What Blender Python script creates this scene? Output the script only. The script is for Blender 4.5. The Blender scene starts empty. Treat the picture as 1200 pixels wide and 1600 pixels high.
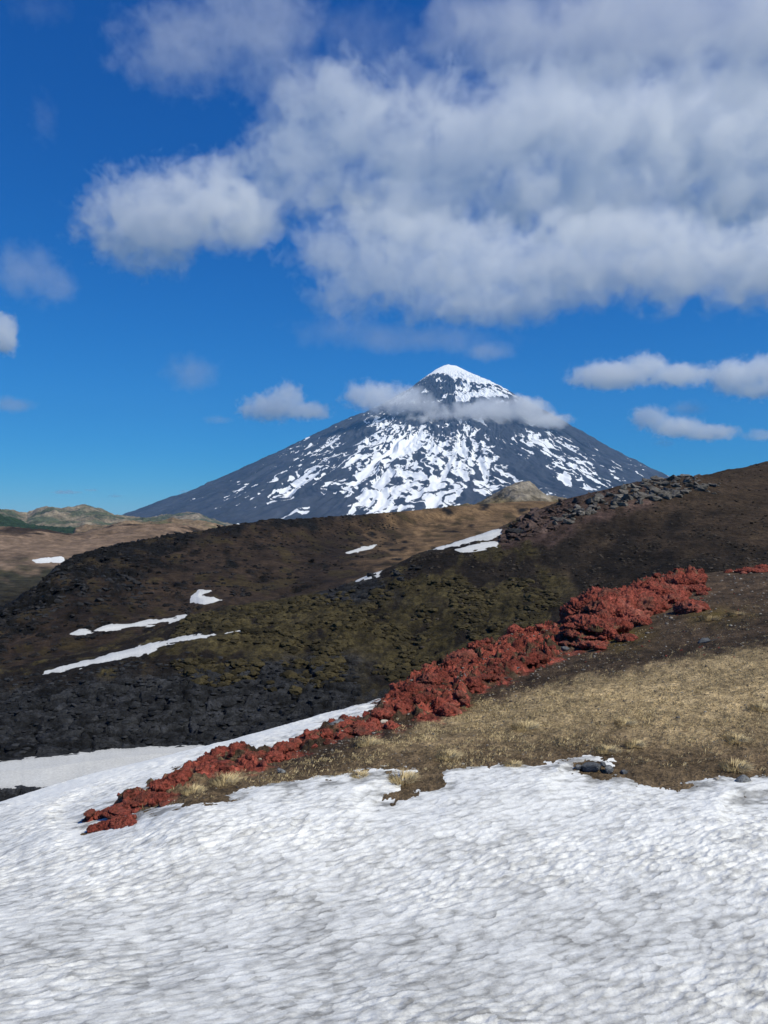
import bpy, bmesh, math, random
import numpy as np
from mathutils import Vector, Matrix, Euler
R = math.radians
S = bpy.context.scene
F = 1202.0            # focal length in photo pixels; the horizon lies at the picture's middle row
# ---------------------------------------------------------------- camera
cam = bpy.data.cameras.new('camera')
cam_o = bpy.data.objects.new('camera', cam)
S.collection.objects.link(cam_o)
cam_o.location = (0, 0, 0)
cam_o.rotation_euler = (R(90), 0, 0)
cam.sensor_fit = 'VERTICAL'
cam.sensor_height = 24
cam.lens = 24 * F / 1600
cam.clip_start = 0.1
cam.clip_end = 200000
S.camera = cam_o
# ---------------------------------------------------------------- sky and sun
SUN_AZ, SUN_EL = R(122), R(50)
W = bpy.data.worlds.new('World')
S.world = W
W.use_nodes = True
wn = W.node_tree
bg = wn.nodes['Background']
sk = wn.nodes.new('ShaderNodeTexSky')
sk.sky_type = 'NISHITA'
sk.sun_disc = False
sk.sun_elevation = SUN_EL
sk.sun_rotation = SUN_AZ
sk.altitude = 1500
sk.air_density = 1.0
sk.dust_density = 0.0
sk.ozone_density = 4.0
sep = wn.nodes.new('ShaderNodeSeparateColor')
com = wn.nodes.new('ShaderNodeCombineColor')
wn.links.new(sk.outputs[0], sep.inputs[0])
for ch, (pw, k) in enumerate(((1.93, 0.029), (1.02, 0.485), (0.72, 1.46))):     # the deep, clear blue of thin mountain air
    p1 = wn.nodes.new('ShaderNodeMath'); p1.operation = 'POWER'; p1.inputs[1].default_value = pw
    p2 = wn.nodes.new('ShaderNodeMath'); p2.operation = 'MULTIPLY'; p2.inputs[1].default_value = k
    wn.links.new(sep.outputs[ch], p1.inputs[0]); wn.links.new(p1.outputs[0], p2.inputs[0]); wn.links.new(p2.outputs[0], com.inputs[ch])
wn.links.new(com.outputs[0], bg.inputs[0])
bg.inputs[1].default_value = 0.095
sl = bpy.data.lights.new('sun', 'SUN')
sl.energy = 3.6
sl.angle = R(0.5)
sl.color = (1.0, 0.955, 0.79)
sun = bpy.data.objects.new('sun', sl)
S.collection.objects.link(sun)
sd_ = Vector((math.sin(SUN_AZ) * math.cos(SUN_EL), math.cos(SUN_AZ) * math.cos(SUN_EL), math.sin(SUN_EL)))
sun.rotation_euler = sd_.to_track_quat('Z', 'Y').to_euler()
S.view_settings.view_transform = 'Standard'
S.view_settings.look = 'None'
S.view_settings.exposure = 0.24
S.view_settings.gamma = 1
S.render.engine = 'CYCLES'
S.cycles.max_bounces = 16
S.cycles.diffuse_bounces = 3
S.cycles.volume_bounces = 12
S.cycles.volume_step_rate = 1.0
S.cycles.volume_max_steps = 256
rng = np.random.default_rng(7)
rnd = random.Random(11)


# ---------------------------------------------------------------- noise tools
def _h(ix, iy, iz=0, s=0):
    n = (ix.astype(np.int64) * 374761393 + iy.astype(np.int64) * 668265263 + np.asarray(iz, dtype=np.int64) * 2147483647 + s * 974634777) & 0xFFFFFFFF
    n = ((n ^ (n >> 13)) * 1274126177) & 0xFFFFFFFF
    n = ((n ^ (n >> 16)) * 2246822519) & 0xFFFFFFFF
    n = n ^ (n >> 15)
    return (n & 0xFFFFFF).astype(np.float32) / 16777216.0


def perlin(x, y, s=0):
    xi = np.floor(x); yi = np.floor(y)
    fx = (x - xi).astype(np.float32); fy = (y - yi).astype(np.float32)
    u = fx * fx * fx * (fx * (fx * 6 - 15) + 10); v = fy * fy * fy * (fy * (fy * 6 - 15) + 10)

    def g(dx, dy):
        a = _h(xi + dx, yi + dy, 0, s) * 6.2831853
        return np.cos(a) * (fx - dx) + np.sin(a) * (fy - dy)
    a = g(0, 0); b = g(1, 0); c = g(0, 1); d = g(1, 1)
    return (a + u * (b - a)) * (1 - v) + (c + u * (d - c)) * v


def fbm(x, y, o=5, s=0, gain=0.5, lac=2.03):
    r = 0; a = 1.0
    for i in range(o):
        r = r + a * perlin(x, y, s + i * 17)
        x = x * lac + 3.1; y = y * lac - 1.7; a *= gain
    return r


def ridged(x, y, o=5, s=0, gain=0.55):
    r = 0; a = 1.0
    for i in range(o):
        r = r + a * (1 - 2.2 * np.abs(perlin(x, y, s + i * 17)))
        x = x * 2.05 + 3.1; y = y * 2.05 - 1.7; a *= gain
    return r


def vnoise3(p, s=0):
    i = np.floor(p); f = (p - i).astype(np.float32)
    u = f * f * (3 - 2 * f)
    r = 0
    for dx in (0, 1):
        for dy in (0, 1):
            for dz in (0, 1):
                w = (u[:, 0] if dx else 1 - u[:, 0]) * (u[:, 1] if dy else 1 - u[:, 1]) * (u[:, 2] if dz else 1 - u[:, 2])
                r = r + w * _h(i[:, 0] + dx, i[:, 1] + dy, i[:, 2] + dz, s)
    return r * 2 - 1


def voronoi(x, y, s=0, jit=0.9):
    xi = np.floor(x); yi = np.floor(y)
    f1 = np.full(x.shape, 9.0, np.float32); f2 = f1.copy()
    idv = np.zeros(x.shape, np.float32)
    cx = np.zeros(x.shape, np.float32); cy = cx.copy()
    for dx in (-1, 0, 1):
        for dy in (-1, 0, 1):
            gx = xi + dx; gy = yi + dy
            qx = gx + .5 + (_h(gx, gy, 1, s) - .5) * jit - x
            qy = gy + .5 + (_h(gx, gy, 2, s) - .5) * jit - y
            d = np.sqrt(qx * qx + qy * qy).astype(np.float32)
            near = d < f1
            f2 = np.where(near, f1, np.minimum(f2, d))
            idv = np.where(near, _h(gx, gy, 3, s), idv)
            cx = np.where(near, qx, cx); cy = np.where(near, qy, cy)
            f1 = np.where(near, d, f1)
    return f1, f2, idv, cx, cy


def sstep(a, b, x):
    t = np.clip((x - a) / (b - a), 0, 1)
    return t * t * (3 - 2 * t)


def polysd(px, py, poly):
    """signed distance to a polygon, positive inside"""
    P = np.array(poly, dtype=np.float64)
    d = np.full(px.shape, 1e9); ins = np.zeros(px.shape, bool)
    for i in range(len(P)):
        ax, ay = P[i]; bx, by = P[(i + 1) % len(P)]
        ex, ey = bx - ax, by - ay
        t = np.clip(((px - ax) * ex + (py - ay) * ey) / (ex * ex + ey * ey + 1e-9), 0, 1)
        d = np.minimum(d, (px - ax - t * ex) ** 2 + (py - ay - t * ey) ** 2)
        c = ((ay > py) != (by > py))
        xx = ax + (py - ay) * ex / (ey if abs(ey) > 1e-9 else 1e-9)
        ins ^= c & (px < xx)
    d = np.sqrt(d)
    return np.where(ins, d, -d)


# ---------------------------------------------------------------- materials
class M:
    """small node builder"""
    def __init__(s, name):
        s.m = bpy.data.materials.new(name); s.m.use_nodes = True
        s.t = s.m.node_tree; s.t.nodes.clear()
        s.out = s.t.nodes.new('ShaderNodeOutputMaterial')

    def n(s, kind, **kw):
        n = s.t.nodes.new('ShaderNode' + kind)
        for k, v in kw.items():
            setattr(n, k, v)
        return n

    def l(s, a, b): s.t.links.new(a, b)

    def noise(s, vec, scale, detail=6, rough=.6, dist=0):
        n = s.n('TexNoise'); s.l(vec, n.inputs['Vector'])
        n.inputs['Scale'].default_value = scale; n.inputs['Detail'].default_value = detail
        n.inputs['Roughness'].default_value = rough; n.inputs['Distortion'].default_value = dist
        return n.outputs[0]

    def rng(s, v, a, b, c, d, clamp=True):
        n = s.n('MapRange', clamp=clamp); s.l(v, n.inputs[0])
        for i, q in enumerate((a, b, c, d)):
            n.inputs[i + 1].default_value = q
        return n.outputs[0]

    def mul(s, col, v):
        n = s.n('Mix', data_type='RGBA', blend_type='MULTIPLY'); n.inputs[0].default_value = 1
        s.l(col, n.inputs[6]); s.l(v, n.inputs[7]); return n.outputs[2]

    def mix(s, f, a, b):
        n = s.n('Mix', data_type='RGBA'); s.l(f, n.inputs[0])
        for q, i in ((a, 6), (b, 7)):
            if isinstance(q, tuple): n.inputs[i].default_value = (*q, 1)
            else: s.l(q, n.inputs[i])
        return n.outputs[2]

    def math(s, op, a, b=None):
        n = s.n('Math', operation=op)
        for i, q in enumerate((a, b)):
            if q is None: continue
            if isinstance(q, (int, float)): n.inputs[i].default_value = q
            else: s.l(q, n.inputs[i])
        return n.outputs[0]

    def bsdf(s, col, rough=.95, spec=.15, bump=None, bdist=.05, bstr=1.0):
        b = s.n('BsdfPrincipled')
        if isinstance(col, tuple): b.inputs['Base Color'].default_value = (*col, 1)
        else: s.l(col, b.inputs['Base Color'])
        b.inputs['Roughness'].default_value = rough
        b.inputs['Specular IOR Level'].default_value = spec
        if bump is not None:
            n = s.n('Bump'); n.inputs['Distance'].default_value = bdist; n.inputs['Strength'].default_value = bstr
            s.l(bump, n.inputs['Height']); s.l(n.outputs[0], b.inputs['Normal'])
        s.l(b.outputs[0], s.out.inputs['Surface'])
        return b

    def attr(s, name, fac=False):
        a = s.n('Attribute', attribute_name=name)
        return a.outputs['Fac'] if fac else a.outputs['Color']

    def obj(s): return s.n('TexCoord').outputs['Object']
    def pos(s): return s.n('NewGeometry').outputs['Position']


def ground_mat(name, sc1, sc2, sc3, bd, lo=.55, hi=1.5):
    m = M(name); p = m.pos(); c = m.attr('col')
    a = m.noise(p, sc1, 8, .65); b = m.noise(p, sc2, 5, .7); d = m.noise(p, sc3, 3, .7)
    v = m.math('MULTIPLY', m.rng(a, .3, .7, lo, hi), m.rng(b, .3, .7, lo, hi))
    v = m.math('MULTIPLY', v, m.rng(d, .3, .7, .6, 1.45))
    col = m.mul(c, v)
    h = m.math('ADD', m.math('MULTIPLY', b, 1.0), m.math('MULTIPLY', d, .5))
    m.bsdf(col, bump=h, bdist=bd, bstr=.9)
    return m.m


MAT = {}
MAT['hillside'] = ground_mat('dry_soil', .35, 3.5, 14, .10)
MAT['valley'] = ground_mat('mossy_rock', .10, 1.1, 5, .35, .45, 1.65)
MAT['hill'] = ground_mat('dark_soil', .04, .5, 2.2, .6, .45, 1.65)
MAT['plain'] = ground_mat('brown_plain', .006, .05, .25, 2.0, .75, 1.25)

m = M('old_snow'); p = m.pos(); dv = m.attr('dirt_shade', True)
f1 = m.noise(p, 6, 6, .7); f2 = m.noise(p, 38, 4, .75)
dd = m.math('ADD', dv, m.math('ADD', m.rng(f1, .3, .7, -.16, .2, False), m.rng(f2, .3, .7, -.14, .16, False)))
f3 = m.noise(p, 60, 2, .5)
dd = m.math('ADD', dd, m.rng(f3, .66, .74, 0, .5))
dd = m.rng(dd, 0, 1, 0, 1)
sc = m.mix(dd, (.83, .83, .805), (.27, .265, .25))
m.bsdf(sc, rough=.75, spec=.25, bump=m.math('ADD', f1, m.math('MULTIPLY', f2, .4)), bdist=.04, bstr=.5)
MAT['snow'] = m.m

m = M('red_scoria'); p = m.pos()
a = m.noise(p, 1.3, 6, .65); b = m.noise(p, 9, 6, .75); g = m.noise(p, .5, 4, .6)
c = m.mix(m.rng(a, .35, .68, 0, 1), (.27, .057, .039), (.50, .13, .094))
c = m.mix(m.rng(b, .38, .60, 1, 0), c, (.06, .019, .014))
c = m.mix(m.rng(g, .56, .72, 0, .6), c, (.50, .20, .15))
g2 = m.noise(p, .9, 5, .7)
c = m.mix(m.rng(g2, .50, .66, 0, .75), c, (.135, .075, .055))
oi = m.n('ObjectInfo'); c = m.mul(c, m.rng(oi.outputs['Random'], 0, 1, .72, 1.15))
m.bsdf(c, bump=m.math('ADD', a, m.math('MULTIPLY', b, .8)), bdist=.12)
MAT['red'] = m.m


def rock_mat(name, c1, c2, c3, scale, bd, lich=None):
    m = M(name); p = m.pos()
    a = m.noise(p, scale, 6, .65); b = m.noise(p, scale * 6, 6, .7)
    c = m.mix(m.rng(a, .35, .65, 0, 1), c1, c2)
    c = m.mix(m.rng(b, .35, .6, 1, 0), c, c3)
    oi = m.n('ObjectInfo')
    c = m.mul(c, m.rng(oi.outputs['Random'], 0, 1, .7, 1.25))
    if lich:
        g = m.noise(p, scale * 2.2, 4, .7)
        c = m.mix(m.rng(g, .6, .66, 0, .7), c, lich)
    m.bsdf(c, rough=.85, spec=.25, bump=m.math('ADD', a, m.math('MULTIPLY', b, .5)), bdist=bd, bstr=.8)
    return m.m


MAT['slab'] = rock_mat('grey_slab_rock', (.115, .102, .088), (.19, .172, .15), (.05, .045, .04), .4, .25, (.10, .10, .065))
MAT['rubble'] = rock_mat('brown_rubble_rock', (.075, .047, .038), (.13, .085, .07), (.03, .021, .018), .4, .25)
MAT['dark'] = rock_mat('dark_basalt', (.018, .018, .019), (.04, .040, .042), (.009, .009, .010), .4, .25)
MAT['stone'] = rock_mat('grey_stone', (.13, .14, .15), (.22, .23, .24), (.06, .06, .06), 6, .02)
MAT['pale'] = rock_mat('pale_stone', (.42, .38, .33), (.55, .5, .44), (.25, .22, .19), 8, .02)

m = M('straw_grass'); oi = m.attr('tone', True)
c = m.mix(oi, (.24, .17, .085), (.70, .57, .33))
m.bsdf(c, rough=.8, spec=.2)
MAT['straw'] = m.m


# ---------------------------------------------------------------- mesh tools
def put(ob, label=None, cat=None, group=None, kind=None):
    if label: ob['label'] = label
    if cat: ob['category'] = cat
    if group: ob['group'] = group
    if kind: ob['kind'] = kind
    return ob


def mesh_obj(name, V, Fq, mat, parent=None, smooth=True, attrs=None, link=True):
    me = bpy.data.meshes.new(name)
    V = np.ascontiguousarray(V, dtype=np.float32); Fq = np.ascontiguousarray(Fq, dtype=np.int32)
    n = Fq.shape[1]
    me.vertices.add(len(V)); me.vertices.foreach_set('co', V.ravel())
    me.loops.add(Fq.size); me.loops.foreach_set('vertex_index', Fq.ravel())
    me.polygons.add(len(Fq)); me.polygons.foreach_set('loop_start', np.arange(0, Fq.size, n, dtype=np.int32))
    try: me.polygons.foreach_set('loop_total', np.full(len(Fq), n, np.int32))
    except Exception: pass
    me.polygons.foreach_set('use_smooth', np.full(len(Fq), smooth))
    me.update(calc_edges=True)
    for k, v in (attrs or {}).items():
        v = np.asarray(v, np.float32)
        if v.ndim == 2:
            a = me.attributes.new(k, 'FLOAT_COLOR', 'POINT')
            a.data.foreach_set('color', np.c_[v, np.ones(len(v), np.float32)].astype(np.float32).ravel())
        else:
            a = me.attributes.new(k, 'FLOAT', 'POINT'); a.data.foreach_set('value', np.ascontiguousarray(v))
    if mat: me.materials.append(mat)
    ob = bpy.data.objects.new(name, me)
    if link: S.collection.objects.link(ob)
    if parent: ob.parent = parent
    return ob


def grid_obj(name, X, Y, Z, mat, attrs=None, keep=None, kind='structure'):
    r, c = X.shape
    idx = np.arange(r * c).reshape(r, c)
    Fq = np.stack([idx[:-1, :-1], idx[:-1, 1:], idx[1:, 1:], idx[1:, :-1]], -1).reshape(-1, 4)
    V = np.stack([X, Y, Z], -1).reshape(-1, 3)
    at = {k: (v.reshape(-1, 3) if v.ndim == 3 else v.ravel()) for k, v in (attrs or {}).items()}
    if keep is not None:
        kf = (keep[:-1, :-1] | keep[:-1, 1:] | keep[1:, 1:] | keep[1:, :-1]).ravel()
        Fq = Fq[kf]
        used = np.unique(Fq)
        mp = np.zeros(r * c, np.int64); mp[used] = np.arange(len(used))
        Fq = mp[Fq]; V = V[used]; at = {k: v[used] for k, v in at.items()}
    return put(mesh_obj(name, V, Fq, mat, attrs=at), kind=kind)


# ---------------------------------------------------------------- the lie of the land
# Each entry is a contour running across the view, from near to far: (bearing in photo px, distance m, height m).
LAND = [
    [(-800, 1, -2.2), (2000, 1, -2.2)],
    [(-800, 4, -3.7), (2000, 4, -3.7)],
    [(-800, 7.5, -5.3), (0, 7.5, -5.02), (1200, 7.5, -4.98), (2000, 7.5, -4.8)],
    [(-800, 11, -6.7), (0, 11, -5.65), (600, 11, -5.4), (1200, 11, -5.05), (2000, 11, -4.6)],
    [(-800, 13, -7.8), (0, 13.5, -6.2), (300, 13.5, -5.35), (600, 15.4, -5.25), (900, 16, -5.15), (1200, 14.5, -5.0), (2000, 14, -4.5)],
    [(-800, 15, -9.0), (0, 16.5, -6.75), (300, 19, -6.3), (600, 22, -6.0), (750, 24.5, -6.15), (900, 27, -5.75), (1200, 28, -4.66), (2000, 28, -2.6)],
    [(-800, 17, -10.6), (0, 19, -7.3), (150, 21, -7.25), (300, 24, -7.55), (450, 27, -7.63), (580, 30, -7.45), (720, 36, -7.1), (870, 44, -6.8),
     (930, 48, -6.1), (1000, 52, -5.4), (1090, 55, -4.5), (1200, 58, -4.1), (2000, 85, -1)],
    [(-800, 24, -17), (0, 25.6, -13.3), (300, 32, -13.5), (580, 40, -13.4), (870, 59, -12), (1000, 70, -10), (1200, 78, -9.4), (2000, 112, -7)],
    [(-800, 40, -19.5), (0, 46, -18.6), (300, 52, -18.5), (600, 58, -17.5), (900, 72, -14.5), (1000, 80, -11), (1200, 92, -10), (2000, 125, -6)],
    [(-800, 58, -20.8), (0, 60, -19.6), (300, 66, -20), (600, 74, -18), (900, 88, -12.5), (1050, 98, -8), (1200, 108, -6.5), (2000, 140, 1)],
    [(-800, 82, -22.4), (0, 84, -18.6), (150, 86, -17), (300, 92, -15.3), (450, 96, -14.6), (600, 104, -13.0), (750, 112, -10), (900, 120, -6.6),
     (1050, 128, -3.4), (1200, 135, -1.5), (2000, 170, 12)],
    [(-800, 90, -22.5), (0, 92, -19), (150, 100, -18.2), (220, 106, -17.4), (290, 112, -15.6), (350, 116, -14.6), (450, 120, -13.6), (520, 124, -12.9),
     (560, 127, -11.3), (600, 130, -9.9), (665, 137, -7.0), (745, 146, -4.4), (785, 151, -2.9), (830, 158, 0), (900, 165, 3.4), (1000, 175, 6.6), (1110, 185, 8.8),
     (1200, 230, 14.7), (1300, 250, 20), (2000, 330, 52)],
    [(-800, 98, -23), (0, 98, -20.5), (150, 112, -19.5), (220, 118, -18.8), (290, 130, -18.2), (350, 135, -17.4), (450, 150, -18), (600, 175, -15),
     (780, 200, -13), (900, 210, -6), (1200, 280, 8), (2000, 420, 40)],
    [(-800, 120, -23.5), (0, 108, -20.3), (150, 122, -18.9), (290, 142, -18.4), (330, 150, -16.9), (450, 190, -16.6), (560, 260, -13), (700, 350, -10),
     (800, 400, -6.5), (900, 420, -6), (1200, 500, -10), (2000, 600, -10)],
    [(-800, 135, -22.8), (0, 128, -20), (100, 160, -16), (200, 185, -14), (300, 200, -13.4), (420, 240, -11), (560, 320, -8.6), (700, 420, -4.5),
     (800, 450, -2.5), (1200, 520, -8), (2000, 640, -10)],
    [(-800, 150, -22.4), (0, 150, -19.7), (60, 178, -17), (95, 200, -13), (130, 215, -11.6), (200, 240, -9.6), (300, 270, -7.2), (380, 290, -4.3), (420, 300, -2.7),
     (450, 310, -3.1), (550, 350, -1.5), (650, 420, 1), (760, 500, 5.4), (830, 540, 8), (950, 560, 5), (1200, 600, 0), (2000, 700, -5)],
    [(-800, 260, -32), (0, 240, -31), (100, 300, -32), (200, 360, -30), (420, 450, -40), (800, 700, -40), (1200, 900, -60), (2000, 1000, -60)],
    [(-800, 430, -33), (0, 430, -29.5), (100, 450, -29), (200, 520, -32), (420, 700, -60), (800, 900, -60), (1200, 1100, -80), (2000, 1200, -80)],
    [(-800, 1000, -22), (0, 900, -20), (70, 850, -24), (110, 850, -29), (150, 900, -24), (200, 950, -19), (280, 1000, -18), (420, 1100, -60), (1200, 1500, -80), (2000, 1600, -80)],
    [(-800, 2000, -90), (2000, 2000, -100)],
    [(-800, 5000, -120), (2000, 5000, -120)],
    [(-800, 60000, -460), (2000, 60000, -460)],
]
K = len(LAND)
PXG = np.arange(-800, 2001, 4.0)
ker = np.exp(-.5 * (np.arange(-10, 11) * 4 / 11.0) ** 2); ker /= ker.sum()


def smooth(a):
    return np.convolve(np.pad(a, 10, mode='edge'), ker, mode='valid')


LD = np.array([smooth(np.interp(PXG, [q[0] for q in c], np.log([q[1] for q in c]))) for c in LAND])   # log distance
LT = np.array([smooth(np.interp(PXG, [q[0] for q in c], [q[2] / q[1] for q in c])) for c in LAND])      # slope of sight
LZ = LT * np.exp(LD)
assert (np.diff(LD, axis=0) > 0).all(), np.argwhere(np.diff(LD, axis=0) <= 0)
NG = 2400
LG = np.linspace(0, math.log(60000), NG)
TZ = np.zeros((len(PXG), NG), np.float32)
for i in range(len(PXG)):       # monotone cubic through the contours of each bearing
    x, y = LD[:, i], LZ[:, i]
    h = np.diff(x); dl = np.diff(y) / h
    mm = np.zeros(K); mm[0], mm[-1] = dl[0], dl[-1]
    for k in range(1, K - 1):
        if dl[k - 1] * dl[k] > 0:
            w1, w2 = 2 * h[k] + h[k - 1], h[k] + 2 * h[k - 1]
            mm[k] = (w1 + w2) / (w1 / dl[k - 1] + w2 / dl[k])
    j = np.clip(np.searchsorted(x, LG) - 1, 0, K - 2)
    t = np.clip((LG - x[j]) / h[j], 0, 1)
    TZ[i] = (2 * t**3 - 3 * t**2 + 1) * y[j] + (t**3 - 2 * t**2 + t) * h[j] * mm[j] + (-2 * t**3 + 3 * t**2) * y[j + 1] + (t**3 - t**2) * h[j] * mm[j + 1]


def base_z(px, D):
    u = np.clip((px + 800) / 4.0, 0, len(PXG) - 1.001); v = np.clip(np.log(D) / LG[-1] * (NG - 1), 0, NG - 1.001)
    i = u.astype(int); j = v.astype(int); a = u - i; b = v - j
    return TZ[i, j] * (1 - a) * (1 - b) + TZ[i + 1, j] * a * (1 - b) + TZ[i, j + 1] * (1 - a) * b + TZ[i + 1, j + 1] * a * b


def dist_at(px, lev):
    lev = np.clip(lev, 0, K - 1.0001); k = lev.astype(int); f = lev - k
    u = np.clip((px + 800) / 4.0, 0, len(PXG) - 1.001); i = u.astype(int); a = u - i
    q = lambda kk: LD[kk, i] * (1 - a) + LD[kk, i + 1] * a
    return np.exp(q(k) * (1 - f) + q(k + 1) * f)


def level(px, D):
    u = np.clip((px + 800) / 4.0, 0, len(PXG) - 1.001); i = u.astype(int); a = u - i
    ld = np.log(D); lev = np.zeros(px.shape)
    for k in range(K - 1):
        A = LD[k, i] * (1 - a) + LD[k, i + 1] * a; B = LD[k + 1, i] * (1 - a) + LD[k + 1, i + 1] * a
        lev += np.clip((ld - A) / (B - A), 0, 1)
    return lev


SOIL = [(120, 1287), (180, 1264), (240, 1236), (300, 1206), (345, 1188), (370, 1184), (400, 1194), (440, 1176), (490, 1155), (530, 1136), (562, 1124), (594, 1094),
        (600, 700), (2000, 700), (2000, 1180), (1200, 1215), (1140, 1216), (1100, 1226), (1050, 1229), (1000, 1222), (960, 1221), (930, 1226), (888, 1214), (890, 1200), (950, 1187), (955, 1180),
        (900, 1183), (850, 1190), (760, 1200), (700, 1217), (655, 1240), (620, 1249), (588, 1251), (598, 1240), (636, 1217), (648, 1204), (620, 1204), (560, 1215), (500, 1222), (440, 1229),
        (400, 1236), (330, 1252), (260, 1262), (200, 1274), (150, 1283)]
ISLES = [[(130, 1299), (138, 1288), (160, 1283), (185, 1279), (212, 1279), (213, 1286), (180, 1292), (150, 1299)],
         [(1165, 1254), (1180, 1246), (1215, 1236), (1260, 1236), (1250, 1252), (1200, 1256)]]
RED = [(128, 1286), (180, 1254), (240, 1222), (300, 1190), (345, 1174), (370, 1168), (400, 1180), (440, 1160), (490, 1144), (530, 1130), (564, 1120), (600, 1092), (640, 1055), (690, 1030),
       (720, 1012), (760, 995), (800, 990), (850, 975), (868, 975), (880, 930), (900, 910), (940, 900), (960, 890), (1000, 878), (1060, 880), (1090, 892), (1097, 907),
       (1060, 932), (1000, 950), (958, 985), (945, 1015), (880, 1025), (850, 1045), (810, 1060), (740, 1085), (728, 1110), (690, 1122), (640, 1132), (600, 1142), (560, 1150), (520, 1165),
       (440, 1190), (400, 1213), (330, 1222), (270, 1248), (200, 1268)]
PATCH = {   # snow left lying: outline by bearing, contour range, depth of snow, words for it
    'valley_snow': ([(-400, 1222), (0, 1190), (60, 1182), (130, 1175), (200, 1170), (250, 1167), (310, 1165.5), (345, 1168), (330, 1180), (240, 1195), (120, 1217), (76, 1231), (0, 1231), (-400, 1262)], 7.9, 9.3, .6,
                    'smooth bluish snow sheet in the hollow below the dark slab slope'),
    'long_strip': ([(65, 1054), (68, 1046), (110, 1036), (160, 1026), (200, 1014), (240, 1004), (300, 993), (345, 989), (380, 983), (376, 988), (330, 996), (262, 1006), (240, 1018), (190, 1031), (130, 1043), (75, 1055)], 9.6, 11.6, .5,
                   'longest curving snow strip between black slabs and the mossy hill'),
    'thin_strip': ([(110, 990), (125, 983), (145, 986), (165, 978), (200, 974), (250, 967), (290, 961), (299, 964), (280, 970), (240, 976), (190, 984), (150, 988), (120, 992)], 11.9, 13.6, .5,
                   'thin broken snow strip at the foot of the dark boulder hill'),
    'forked_patch': ([(297, 931), (310, 922), (330, 920.5), (333, 925), (316, 930), (335, 932), (358, 938), (320, 947), (298, 940)], 11.9, 14, .5,
                     'forked snow patch in the gully between dark hill and mossy hill'),
    'far_sliver': ([(532, 864), (560, 856), (588, 851.5), (582, 857), (545, 867)], 12.5, 14.4, .6, 'small snow sliver on the brown slope far up the gully'),
    'crest_sliver': ([(552, 905), (575, 897), (598, 891), (592, 899), (557, 908)], 10.2, 11.3, .4, 'short snow sliver beside black rocks on the mossy crest'),
    'wedge': ([(662, 862), (700, 850), (745, 836), (778, 825), (788, 829), (776, 838), (720, 852), (690, 859)], 10.2, 11.6, .5, 'long pointed snow wedge running up to the rubble outcrop'),
    'wedge_lower': ([(712, 858), (740, 849), (779, 846), (777, 854), (745, 860), (722, 862)], 10.2, 10.9, .4, 'flat snow patch at the foot of the rubble outcrop'),
    'plain_patch': ([(51, 874), (75, 869.5), (97, 869), (100, 876), (75, 879.5), (55, 878)], 16.4, 18, .9, 'white snow bank on the brown plain left of the dark hill'),
}
BANK = [(770, 858), (785, 826), (830, 797), (900, 776), (1000, 757), (1090, 742), (1120, 760), (1030, 786), (950, 805), (880, 828), (830, 848)]
CR = np.cos(R(18)); SR = np.sin(R(18))


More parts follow.
